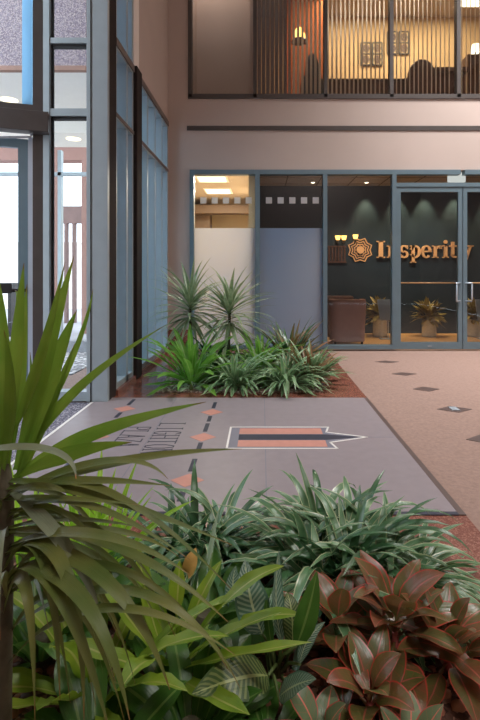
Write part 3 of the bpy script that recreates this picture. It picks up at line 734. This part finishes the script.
def round_chair(px, Y, pw, ptop, m, label, name='tub_chair'):
    c = thing(name, label, 'chair', (X(px,Y), Y, uf)); w = pw*Y/F/2; h = Z(ptop,Y)-uf
    pts = [(-w, .12)] + [(-w*math.cos(PI*i/12), h-.30+.30*math.sin(PI*i/12)) for i in range(13)] + [(w, .12)]
    MB().prism(pts, -.05, .05, lambda a, b_, c_: Vector((a, c_, b_))).build('backrest', m, c, .02)
    bx(-w+.02, w-.02, .05, .5, .3, .44).build('seat', m, c, .03)
    for sx in (-1, 1):
        bx(sx*w-.04, sx*w+.04, .03, .5, .30, .62).build('armrest', m, c, .02)
        for y in (-.02, .45): bx(sx*w*.8-.02, sx*w*.8+.02, y, y+.04, 0, .31).build('leg', M['black'], c)
round_chair(421.5, 8.0, 28, 60, M['furn'], 'dark round backed chair standing behind the open blinds of the upper window')
round_chair(478, 8.75, 30, 52, M['black'], 'black chair at the right end of the upper window')
round_chair(312, 7.9, 14, 54, M['navy'], 'narrow navy high backed chair behind the rust coloured bay', 'high_back_chair')
tb = thing('meeting_table', 'dark meeting table between the two round chairs of the upper room', 'table', (X(447,8.3), 8.3, uf))
bx(-.28, .30, -.2, .35, Z(71,8.1)-uf, Z(67,8.1)-uf).build('top', M['furn'], tb); bx(-.24, .26, -.12, .3, 0, Z(71,8.1)-uf).build('base', M['furn'], tb)
pl = thing('pendant_lamp', 'amber glowing pendant lamp in the rust coloured upper bay', 'lamp', at(299, 34, 8.6))
MB().lathe([(.12,-.11),(.11,-.02),(.05,.10),(.02,.12)], seg=18).build('shade', M['lamp'], pl); bx(-.006, .006, -.006, .006, .12, UC-at(299,34,8.6).z).build('cord', M['black'], pl); MB().lathe([(.14,-.15),(.13,-.11)], seg=18).build('rim', M['bronze'], pl)
troffer(X(476,9.3), 9.3, .62, .6, UC, 'lit ceiling light in the upper room', 'ceiling_light', None)
tl = thing('table_lamp', 'small lit table lamp on the upper table', 'lamp', (X(455.5+20,8.6), 8.6, uf))
bx(-.2,.2,-.15,.15,0,Z(58,8.6)-uf).build('stand', M['furn'], tl); MB().lathe([(.05,0),(.012,.03),(.012,.1)], (0,0,Z(58,8.6)-uf), 12).build('base', M['bronze'], tl); MB().lathe([(.09,.1),(.06,.24)], (0,0,Z(58,8.6)-uf), 14).build('shade', M['lit'], tl)

# floor inlays on the carpet
for px, py, w, hd, lb in ((387,361,24,.085,'small dark diamond plate in the carpet nearest the storefront'), (404,373,25,.09,'dark diamond plate in the carpet, second from the storefront'), (426,388,27,.10,'dark diamond plate in the carpet, third from the storefront'),
                     (454.5,408,35,.10,'dark diamond plate with metal lid set in the carpet'), (486,438,40,.10,'dark diamond plate in the carpet cut by the right picture edge')):
    y = F*EYE/(py-VY); x = X(px, y); w = w/F*y/2
    t = thing('floor_plate', lb, 'floor plate', (x, y, -.012), 'diamond plates in the carpet')
    MB().prism([(-w,0),(0,-hd),(w,0),(0,hd)], -.003, .003).build('plate', M['darkbrown'], t)
    if py == 408: MB().prism([(-.035,-.05),(.03,-.05),(.03,.05),(-.035,.05)], .002, .010).build('outlet_lid', M['steel'], t)

# ================================================================== PLANTING
# beds
tag(bx(-1.05, .60, 4.70, 6.75, .0, .012).build('planting_bed', M['pebble']), 'pebble covered far planting bed in front of the storefront', 'planting bed', kind='structure')
tag(bx(-1.40, .66, .62, 2.14, .0, .012).build('planting_bed', M['soil']), 'bark covered near planting bed in the foreground', 'planting bed', kind='structure')
def scatter(name, n, x0, x1, y0, y1, sz, ms, label, cat, z=.012):
    b = MB()
    for i in range(n):
        c = Vector((R.uniform(x0,x1), R.uniform(y0,y1), z)); a = R.uniform(0,PI); s_ = sz*R.uniform(.6,1.4)
        k = 6; mi = R.randrange(len(ms)); hgt = s_*R.uniform(.35,.6)
        lo = [b.b.verts.new(c + Vector((math.cos(a+2*PI*j/k)*s_*R.uniform(.8,1.1), math.sin(a+2*PI*j/k)*s_*.7, -.002))) for j in range(k)]
        hi = [b.b.verts.new(c + Vector((math.cos(a+2*PI*j/k)*s_*.65, math.sin(a+2*PI*j/k)*s_*.45, hgt))) for j in range(k)]
        b.face(hi, smooth=True, mi=mi)
        for j in range(k): b.face([lo[j], lo[(j+1)%k], hi[(j+1)%k], hi[j]], smooth=True, mi=mi)
    tag(b.build(name, ms), label, cat, kind='stuff')
M['p1'] = mat('pebble_pale', srgb(190,172,160), .7); M['p2'] = mat('pebble_brown', srgb(128,98,84), .7); M['p3'] = mat('pebble_grey', srgb(120,114,112), .7)
M['b1'] = mat('bark_chip_red', srgb(130,78,58), .85); M['b2'] = mat('bark_chip_dark', srgb(74,50,40), .85); M['b3'] = mat('bark_chip_tan', srgb(160,112,84), .85)
scatter('pebbles', 1500, -1.03, .58, 4.72, 6.0, .016, [M['p1'],M['p2'],M['p3']], 'loose pebbles spread over the far planting bed', 'pebbles')
scatter('bark_chips', 1800, -1.38, .64, .9, 2.13, .02, [M['b1'],M['b2'],M['b3']], 'loose bark chips spread over the near planting bed', 'bark chips')

def plant(name, label, cat, loc, grp=None): return thing(name, label, cat, loc, grp)
def tuft(name, label, loc, n, Lr, W, m, seed, el=(.3,1.45), droop=(.9,2.1), spread=.07, prof='strap', fold=.3, cat='plant', grp=None, segs=9, crowns=0):
    r = random.Random(seed); t = plant(name, label, cat, loc, grp)
    ms = m if isinstance(m, list) else [m]
    bs = [MB() for _ in ms]
    cs = [(spread*math.sqrt((j+.5)/crowns)*math.cos(j*2.4), spread*math.sqrt((j+.5)/crowns)*math.sin(j*2.4)) for j in range(crowns)]
    for i in range(n):
        az = r.uniform(0, 2*PI); rad = spread*math.sqrt(r.random()); a2 = r.uniform(0,2*PI)
        e = r.uniform(*el); base = Vector((math.cos(a2)*rad, math.sin(a2)*rad, .01))
        b = bs[r.randrange(len(ms))]
        if cs:
            q = cs[i % crowns]; base = Vector((q[0]+r.uniform(-.02,.02), q[1]+r.uniform(-.02,.02), .01)); rad = 0
        blade(b, base, az if rad < spread*.5 else a2 + r.uniform(-.9,.9), e, r.uniform(*Lr), W*r.uniform(.75,1.15), r.uniform(*droop), prof, segs, fold, r=r)
    for b, q in zip(bs, ms): b.build('foliage', q, t)
    MB().lathe([(spread*.75, 0), (spread*.4, .05)], seg=10).build('crown', M['stem'], t)
    return t
# --- far bed
def head_plant(label, loc, hz, n, Ln, seed, lean=(0,0)):
    r = random.Random(seed); t = plant('dracaena', label, 'plant', loc, 'slim dracaenas in the far bed')
    top = Vector((lean[0], lean[1], hz))
    MB().tube([(0,0,-.0),(lean[0]*.4,lean[1]*.4,hz*.5), top], [.022,.018,.016], 10).build('trunk', M['bark'], t)
    b = MB()
    for i in range(n):
        k = i/n; az = i*2.39996 + r.uniform(-.3,.3); e = 1.25 - 1.75*k + r.uniform(-.15,.15)
        blade(b, top + Vector((0,0,.07-.22*k)), az, e, Ln*r.uniform(.8,1.1), 0.046*r.uniform(.85,1.15), r.uniform(.3,1.0), 'blade', 8, .25, r=r)
    b.build('foliage', L['yucca'], t)
Yd = 5.75
head_plant('slim dracaena with spiky crown, left of the two by the window wall', (X(191,Yd), Yd, .012), Z(308,Yd)-.012, 90, .62, 21, (-.02,.05))
head_plant('slim dracaena with spiky crown, right of the two, before the frosted pane', (X(228,5.5), 5.5, .012), Z(312,5.5)-.012, 85, .60, 22, (.02,0))
def nest(name, label, loc, n, Lr, W, m, seed, el=(.5,1.4), droop=(.4,1.1), wave=.14, grp=None, azr=(0,2*PI), base_r=.04):
    r = random.Random(seed); t = plant(name, label, 'fern', loc, grp); b = MB()
    for i in range(n):
        az = azr[0] + (azr[1]-azr[0])*(i+r.random()*.6)/n
        blade(b, Vector((math.cos(az)*base_r, math.sin(az)*base_r, .01)), az, r.uniform(*el), r.uniform(*Lr), W*r.uniform(.8,1.15), r.uniform(*droop), 'nest', 14, .3, wave=wave, r=r)
    b.build('fronds', m, t); MB().lathe([(base_r*1.2, 0), (base_r*.6, .06)], seg=10).build('crown', M['bark'], t); return t
nest('nest_fern', 'bright green fern with arching fronds at the left front of the far bed', (X(192,4.98), 4.98, .012), 46, (.44,.74), .072, L['fernback'], 31, el=(.15,1.48), droop=(.3,1.2))
tuft('lilyturf', 'pale green strappy clump at the front middle of the far bed', (X(237,4.86), 4.86, .012), 120, (.34,.56), .034, L['back'], 41, grp='strappy clumps in the far bed')
tuft('lilyturf', 'pale green strappy clump at the front right of the far bed', (X(285,4.86), 4.86, .012), 130, (.34,.58), .034, L['back'], 42, grp='strappy clumps in the far bed')
tuft('lilyturf', 'green strappy clump behind the front middle one in the far bed', (X(258,5.35), 5.35, .012), 110, (.5,.74), .04, [L['back'],L['fernback']], 43, grp='strappy clumps in the far bed')
tuft('croton', 'red tinged leafy clump at the right end of the far bed', (X(311,5.1), 5.1, .012), 150, (.28,.52), .042, [L['reddish'],L['back']], 44, prof='lance', droop=(.3,1.2))
tuft('croton', 'dark leafy clump with reddish tips in the right rear of the far bed', (X(291,5.7), 5.7, .012), 150, (.46,.74), .046, [L['reddish'],L['liridark']], 45, prof='lance', droop=(.3,1.2))
tuft('lilyturf', 'dark strappy clump between the dracaena trunks in the far bed', (X(215,5.4), 5.4, .012), 90, (.4,.66), .036, [L['fernback'],L['liridark']], 46, grp='strappy clumps in the far bed')
tuft('ivy_plant', 'silvery drooping leaves at the left front corner of the far bed', (X(191,4.76), 4.76, .012), 14, (.12,.22), .06, L['silver'], 47, prof='oval', el=(.2,.9), spread=.03)

# --- near bed: lilyturf clumps
YA = 1.80
tuft('lilyturf', 'large variegated lilyturf clump beside the paving in the near bed', (X(338,YA), YA, .012), 300, (.24,.50), .036, [L['liri'],L['liri'],L['liridark']], 51, el=(.5,1.52), droop=(.7,2.6), spread=.20, crowns=9, grp='lilyturf in the near bed')
tuft('lilyturf', 'smaller variegated lilyturf clump behind the drooping dracaena leaves', (X(207,1.92), 1.92, .012), 150, (.20,.42), .032, [L['liri'],L['liridark']], 52, el=(.5,1.5), droop=(.7,2.6), spread=.12, crowns=5, grp='lilyturf in the near bed')
tuft('lilyturf', 'low variegated lilyturf clump at the right edge of the near bed', (X(400,1.76), 1.76, .012), 90, (.24,.38), .03, [L['liri']], 53, el=(.2,1.2), droop=(.8,1.8), spread=.09, grp='lilyturf in the near bed')
tuft('lilyturf', 'low lilyturf tuft between the two bigger clumps', (X(262,1.92), 1.92, .012), 30, (.12,.2), .028, [L['liri'],L['liridark']], 54, droop=(1,2.2), spread=.07, grp='lilyturf in the near bed')
# lime plant at the back left of the near bed
tuft('lime_fern', 'bright lime sunlit fern beside the dracaena trunk', (X(92,1.78), 1.78, .012), 26, (.30,.48), .036, L['lime'], 61, el=(.9,1.5), droop=(.1,.7), spread=.07, prof='lance', fold=.25, cat='fern')
tuft('lime_fern', 'bright lime fern behind the dracaena trunk at the left picture edge', (X(22,1.66), 1.66, .012), 20, (.30,.50), .036, L['lime'], 62, el=(.8,1.5), droop=(.1,.9), spread=.06, prof='lance', fold=.25, cat='fern')
def bez(p0, p1, p2, n):
    return [p0*(1-t)**2 + p1*2*t*(1-t) + p2*t*t for t in (i/n for i in range(n+1))]
def aimed(b, c, ctrl, tip, W, prof, n=14, fold=.2, roll=0, wave=0, face=None, wf=3):
    f = PROF[prof]; pts = bez(Vector(c), Vector(ctrl), Vector(tip), n)
    b.strip(pts, [max(.0008, W*f(i/n)) for i in range(n+1)], fold, roll, wave, wf, face=face)
def ctrl_through(c, m, e): return m*2 - (c+e)*.5
# nest fern in the foreground
nf = plant('nest_fern', 'yellow green fern with broad wavy fronds low in the foreground', 'fern', (X(172,1.36), 1.36, .012))
b = MB(); base = Vector((0,0,.02)); off = nf.location
for (mx, my, mY, tx, ty, tY, w) in ((228,600,1.30,284,566,1.30,.05),(215,640,1.28,282,612,1.22,.052),(150,610,1.40,138,545,1.45,.05),(176,620,1.34,180,560,1.36,.06),(130,620,1.36,98,575,1.4,.05),
     (215,660,1.24,312,642,1.12,.055),(240,625,1.33,305,616,1.30,.045),(120,660,1.28,70,640,1.25,.055),(150,660,1.22,120,690,1.08,.06),(200,690,1.2,250,715,1.05,.06),(160,630,1.42,160,585,1.5,.05),(195,610,1.42,222,560,1.5,.045)):
    m_, e_ = at(mx,my,mY)-off, at(tx,ty,tY)-off
    aimed(b, base, ctrl_through(base, m_, e_), e_, w, 'nest', 18, .28, R.uniform(-.2,.2), .14)
b.build('fronds', L['fern'], nf); MB().lathe([(.05,0),(.03,.07)], seg=10).build('crown', M['bark'], nf)
nest('nest_fern', 'low green fern at the bottom left under the dracaena leaves', (X(95,1.30), 1.30, .012), 16, (.30,.46), .06, L['fern'], 72, el=(.4,1.3), droop=(.3,1.1))
nest('broadleaf_plant', 'deep green broad leaved plant behind the wavy fern', (X(205,1.55), 1.55, .012), 14, (.2,.34), .085, L['deep'], 73, el=(.3,1.2), droop=(.4,1.1), wave=.08)
nest('broadleaf_plant', 'deep green broad leaved plant at the bottom left corner', (X(40,1.45), 1.45, .012), 16, (.24,.42), .08, L['deep'], 74, el=(.3,1.2), droop=(.4,1.1), wave=.08)
nest('broadleaf_plant', 'green broad leaved plant in front of the lime fern', (X(125,1.60), 1.60, .012), 14, (.2,.34), .07, L['deep'], 75, el=(.3,1.2), droop=(.4,1.1), wave=.08)
nest('broadleaf_plant', 'deep green broad leaved plant at the bottom edge below the wavy fern', (X(190,1.17), 1.17, .012), 14, (.16,.28), .075, L['deep'], 76, el=(.2,1.0), droop=(.3,1.0), wave=.08)
nest('broadleaf_plant', 'deep green broad leaved plant at the bottom edge below the dracaena cane', (X(95,1.1), 1.1, .012), 14, (.16,.28), .075, L['deep'], 77, el=(.2,1.0), droop=(.3,1.0), wave=.08)
nest('broadleaf_plant', 'low dark broad leaved plant at the bottom edge under the calathea', (X(268,1.16), 1.16, .012), 10, (.10,.18), .06, L['deep'], 78, el=(.1,.7), droop=(.3,1.0), wave=.08)
# pale upright leaf and yellow leaf
def single(name, label, basepx, mid, tip, w, m, prof='lance', cat='leaf', roll=0, wave=.1):
    bp = at(*basepx); bp.z = max(bp.z, .012); t = plant(name, label, cat, bp); b = MB()
    m_, e_ = at(*mid)-bp, at(*tip)-bp
    aimed(b, Vector((0,0,0)), ctrl_through(Vector((0,0,0)), m_, e_), e_, w, prof, 14, .22, roll, wave)
    b.build('blade', m, t); 
    MB().tube([(0,0,0),(m_.x*.25,m_.y*.25,m_.z*.25)],.006,8).build('stalk', M['stem'], t); return t
single('strap_leaf', 'pale silver green strap leaf standing behind the wavy fern', (200,622,1.58), (207,575,1.56), (219,508,1.58), .045, L['silver'], roll=PI*.0)
single('dry_leaf', 'dry yellow leaf curled behind the wavy fern', (186,585,1.62), (190,565,1.62), (196,548,1.66), .05, M['dryleaf'], roll=.4)
# calathea
ca = plant('calathea', 'calathea with silver striped upright leaves in the foreground', 'plant', (X(275,1.38), 1.38, .012)); off = ca.location
bs_ = MB()
def stalked(m, ctrl, mid, tip, w, n=12, fold=.12, roll=0, wave=0.05, face=None):
    """leaf from ctrl (where the stalk ends) through mid to tip"""
    c0, m0, t0 = at(*ctrl)-off, at(*mid)-off, at(*tip)-off
    root = Vector((R.uniform(-.03,.03), R.uniform(-.03,.03), 0))
    bs_.tube([root, (root+c0)*.5 + Vector((0,0,.02)), c0], [.006,.005,.004], 6)
    b = MB(); aimed(b, c0, ctrl_through(c0, m0, t0), t0, w, 'lance', n, fold, roll, wave, face)
    b.build('leaf', m, ca)
FC = (.25, -1, .35)
stalked(L['zebra'], (262,634,1.36), (251,600,1.37), (245,560,1.42), .098, face=FC)
stalked(L['zebra'], (282,644,1.34), (276,600,1.36), (279,549,1.4), .045, fold=.4, face=(.9,-1,.2))
stalked(L['zebra'], (240,612,1.5), (233,590,1.52), (236,566,1.55), .06, fold=.4, face=FC)
stalked(L['zebra'], (279,697,1.2), (294,686,1.15), (316,679,1.08), .06, face=(0,-.6,1))
stalked(L['zebradark'], (268,676,1.28), (240,678,1.22), (192,694,1.15), .12, face=(0,-.5,1))
stalked(L['zebradark'], (292,650,1.34), (292,616,1.36), (287,592,1.40), .06, face=FC)
stalked(L['zebra'], (300,664,1.3), (308,640,1.3), (325,622,1.34), .035, face=FC)
stalked(L['deep'], (296,646,1.30), (308,612,1.27), (317,571,1.27), .058, face=(-.3,-1,.2))
stalked(L['deep'], (272,650,1.36), (268,620,1.36), (266,596,1.38), .026, face=FC)
stalked(L['deep'], (266,640,1.42), (240,622,1.46), (208,628,1.46), .12, face=(0,-.8,1))
stalked(L['deep'], (262,640,1.46), (262,618,1.5), (250,602,1.56), .10, face=FC)
bs_.build('stalks', M['stem'], ca)
# red aglaonemas
def aglao(label, loc, n, Lr, W, seed, hgt, m, grp='red aglaonemas'):
    r = random.Random(seed); t = plant('aglaonema', label, 'plant', loc, grp); b, s_ = MB(), MB()
    top = Vector((0,0,hgt)); s_.tube([(0,0,-.0),(0,0,hgt*.6), top],[.014,.012,.008],8)
    for i in range(n):
        k = i/n; az = i*2.39996 + r.uniform(-.3,.3); e = 1.35 - 1.35*k + r.uniform(-.12,.12); Ln = r.uniform(*Lr)
        blade(b, Vector((0,0,hgt*(1-.55*k))), az, e, Ln, W*r.uniform(.85,1.15), r.uniform(.5,1.2), 'oval', 14, .22, wave=.1, r=r, wf=2)
    b.build('foliage', m, t); s_.build('stem', M['redstem'], t)
aglao('tallest red edged aglaonema in the middle of the red group', (X(395,1.42), 1.42, .012), 26, (.20,.27), .082, 81, .10, L['agl'])
aglao('red edged aglaonema left of the tallest, beside the calathea', (X(338,1.42), 1.42, .012), 18, (.16,.23), .07, 82, .10, L['agl'])
aglao('red edged aglaonema at the right edge of the red group', (X(448,1.40), 1.40, .012), 22, (.17,.25), .074, 83, .05, L['agl'])
aglao('low red edged aglaonema at the bottom centre of the red group', (X(370,1.24), 1.24, .012), 16, (.15,.21), .07, 84, .05, L['agl'])
aglao('green aglaonema with salmon veins at the bottom edge', (X(322,1.14), 1.14, .012), 8, (.12,.17), .06, 85, .03, L['aglgreen'], 'salmon veined aglaonemas')
aglao('green and salmon aglaonema at the bottom right', (X(410,1.10), 1.10, .012), 8, (.12,.17), .06, 86, .02, L['aglgreen'], 'salmon veined aglaonemas')

# --- big foreground dracaena on its cane
DY = 1.0
dc = plant('dracaena', 'large dracaena with long arching strap leaves at the left edge', 'plant', (X(0,DY), DY, .012)); off = dc.location
C1 = at(6, 492, DY) - off
MB().tube([(0,0,0), (.005,0,.35), C1*.8 , C1, C1+Vector((0,0,.06))], [.021,.019,.017,.016,.008], 12).build('cane', M['bark'], dc)
bg, bo, bp_ = MB(), MB(), MB()
def dl(b, mx, my, mY, tx, ty, tY, W, st=None, roll=0, n=16):
    if st is None:      # lower whorls leave the cane one below the other
        dz = -min(.34, max(0, (my-500))*.0024*R.uniform(.5, 1.15))
        c = C1 + Vector((R.uniform(-.012,.012), R.uniform(-.012,.012), R.uniform(-.02,.03) + dz)); up = .03 if my > 500 else 0
    else: c = at(*st)-off; up = 0
    m_, e_ = at(mx,my,mY)-off, at(tx,ty,tY)-off
    m_.z += up; f = (R.uniform(-.2,.2), -.8, .6) if b is bg else (R.uniform(-.5,.5), -.55, .85)
    aimed(b, c, ctrl_through(c, m_, e_), e_, W*(1.1 if b is bg else .82), 'long' if b is bg else 'blade', n, .3, roll or R.uniform(-.35,.35), face=f)
for a in ((38,370,.98,65,262,.97,.030,(8,440,1.0)), (45,360,1.0,74,256,1.0,.032,(16,470,1.0)), (52,375,1.02,77,310,1.03,.036,(18,480,1.0)), (50,410,1.04,75,343,1.06,.028,(20,480,1.0)), (17,350,.97,24,263,.95,.026,(8,470,1.0)),
          (20,370,1.05,27,284,1.08,.026,(12,450,1.0)), (72,396,1.06,166,325,1.14,.030,(18,476,1.0)), (94,434,1.02,206,402,1.06,.030,(14,478,1.0)), (3,370,.96,-3,270,.93,.03,(0,480,1.0)), (5,380,1.1,15,328,1.14,.02,(0,440,1.05)),
          (75,352,1.06,93,289,1.1,.012,(30,450,1.02)), (-15,380,1.0,-50,300,1.0,.034,None), (70,454,.98,132,442,.96,.030,(20,476,.99)), (20,330,1.05,15,290,1.1,.026,(4,430,1.04)), (12,400,.95,4,330,.92,.03,(4,470,.98)), (30,410,1.1,30,352,1.15,.02,(14,470,1.02))):
    dl(bg, *a[:7], st=a[7])
for a in ((120,462,.96,242,449,.94,.030), (105,462,.94,168,479,.92,.030), (85,481,.92,170,486,.88,.026), (100,497,.90,232,545,.86,.026), (100,505,.9,232,590,.84,.024), (80,520,.88,190,560,.82,.026),
          (110,562,.84,228,622,.78,.030), (90,552,.82,190,575,.76,.032), (95,590,.80,170,690,.74,.036), (120,585,.9,230,672,.88,.020), (60,580,.82,84,722,.76,.036), (50,600,.80,112,740,.74,.040), (40,570,.86,60,700,.8,.034),
          (130,610,.80,240,688,.76,.030), (100,628,.78,235,655,.72,.026), (25,600,.84,35,720,.8,.032), (60,515,.9,140,505,.85,.022), (70,535,.95,150,530,.95,.02), (-20,540,.9,-60,640,.85,.036), (-5,600,.82,-10,720,.78,.034), (75,610,.76,130,722,.7,.036), (55,560,.9,120,640,.86,.028),
          (70,505,1.05,130,515,1.1,.018), (40,530,1.05,110,560,1.08,.022)):
    dl(bo, *a)
for k in range(16):
    a_ = R.uniform(-.5, 1.5); q = R.uniform(90, 210); sx, sy = math.cos(a_), math.sin(a_)
    dl(bo, 5+sx*q*.55, 510+sy*q*.5+R.uniform(0,40), R.uniform(.82,1.08), 5+sx*q, 540+sy*q*1.0+R.uniform(0,50), R.uniform(.75,1.1), R.uniform(.012,.024))
dl(bp_, 64,545,.86,101,613,.80,.034, st=(12,492,.98)); dl(bp_, 45,450,.86,76,479,.82,.030, st=(-40,455,.92)); dl(bp_, 0,560,.84,0,640,.8,.02)
bg.build('green_leaves', L['drac'], dc); bo.build('olive_leaves', L['dracold'], dc); bp_.build('pale_leaves', L['dracpale'], dc)

# ================================================================== LIGHT
w = bpy.data.worlds.new('sky'); sc.world = w; w.use_nodes = True
nt = w.node_tree; bgn = nt.nodes['Background']
bgn.inputs[0].default_value = (.80, .91, 1.0, 1); bgn.inputs[1].default_value = 3.4
def area(name, loc, rot, sx, sy, power, col=(1,1,1), spread=None):
    l = bpy.data.lights.new(name, 'AREA'); l.shape = 'RECTANGLE'; l.size = sx; l.size_y = sy; l.energy = power; l.color = col
    if spread: l.spread = spread
    o = bpy.data.objects.new(name, l); COL.objects.link(o); o.location = loc; o.rotation_euler = rot; return o
def spot(name, loc, tgt, power, ang, col=(1,.8,.55), blend=.8, r=.03):
    l = bpy.data.lights.new(name, 'SPOT'); l.energy = power; l.spot_size = math.radians(ang); l.spot_blend = blend; l.color = col; l.shadow_soft_size = r
    o = bpy.data.objects.new(name, l); COL.objects.link(o); o.location = loc
    o.rotation_euler = (Vector(tgt)-Vector(loc)).to_track_quat('-Z','Y').to_euler(); return o
area('atrium_fill', (3.8, 5.7, TOP-.05), (0,0,0), 3.0, 1.4, 215, (1,.97,.95), math.radians(100))  # unseen fill under the ceiling, added to brighten the hall
area('atrium_fill', (2.2, -2.4, TOP-.05), (0,0,0), 3.0, 1.4, 125, (1,.97,.95), math.radians(120))  # second added fill, overhead behind the viewer
area('office_lamp', (-.75, 8.58, CH-.03), (0,0,0), .5, .5, 42, (1,.92,.78))
area('office_lamp', (-.75, 9.85, CH-.03), (0,0,0), .5, .5, 60, (1,.92,.78))
area('upper_lamp', (2.6, 8.9, UC-.05), (0,0,0), 3.0, .8, 105, (1,.80,.56))
area('upper_bay_fill', (-.8, 7.62, UC-.05), (0,0,0), 0.6, .2, 15, (1,.86,.74))  # unseen fill added to brighten the taupe panel
for px in (366, 398, 425, 455.5, 490):
    x = X(px, 9.25); spot('wall_washer', (x, 9.08, CH-.03), (x, 9.30, 2.0), 70, 58, (1,.74,.38))
spot('lobby_lamp', (1.6, 8.3, CH-.03), (1.6, 8.4, .0), 100, 120); spot('lobby_lamp', (3.0, 8.4, CH-.03), (3.0, 8.5, .0), 100, 120)

# ================================================================== CAMERA
cam = bpy.data.cameras.new('camera'); co = bpy.data.objects.new('camera', cam); COL.objects.link(co)
co.location = (0,0,EYE); co.rotation_euler = (PI/2,0,0)
cam.sensor_fit = 'AUTO'; cam.sensor_width = 36; cam.lens = F/720*36
cam.shift_x = (240-VX)/720; cam.shift_y = -(360-VY)/720; cam.clip_start = .05
sc.camera = co
sc.view_settings.view_transform = 'Standard'; sc.view_settings.look = 'None'; sc.view_settings.gamma = 1
sc.view_settings.use_curve_mapping = False; sc.view_settings.exposure = 0.35
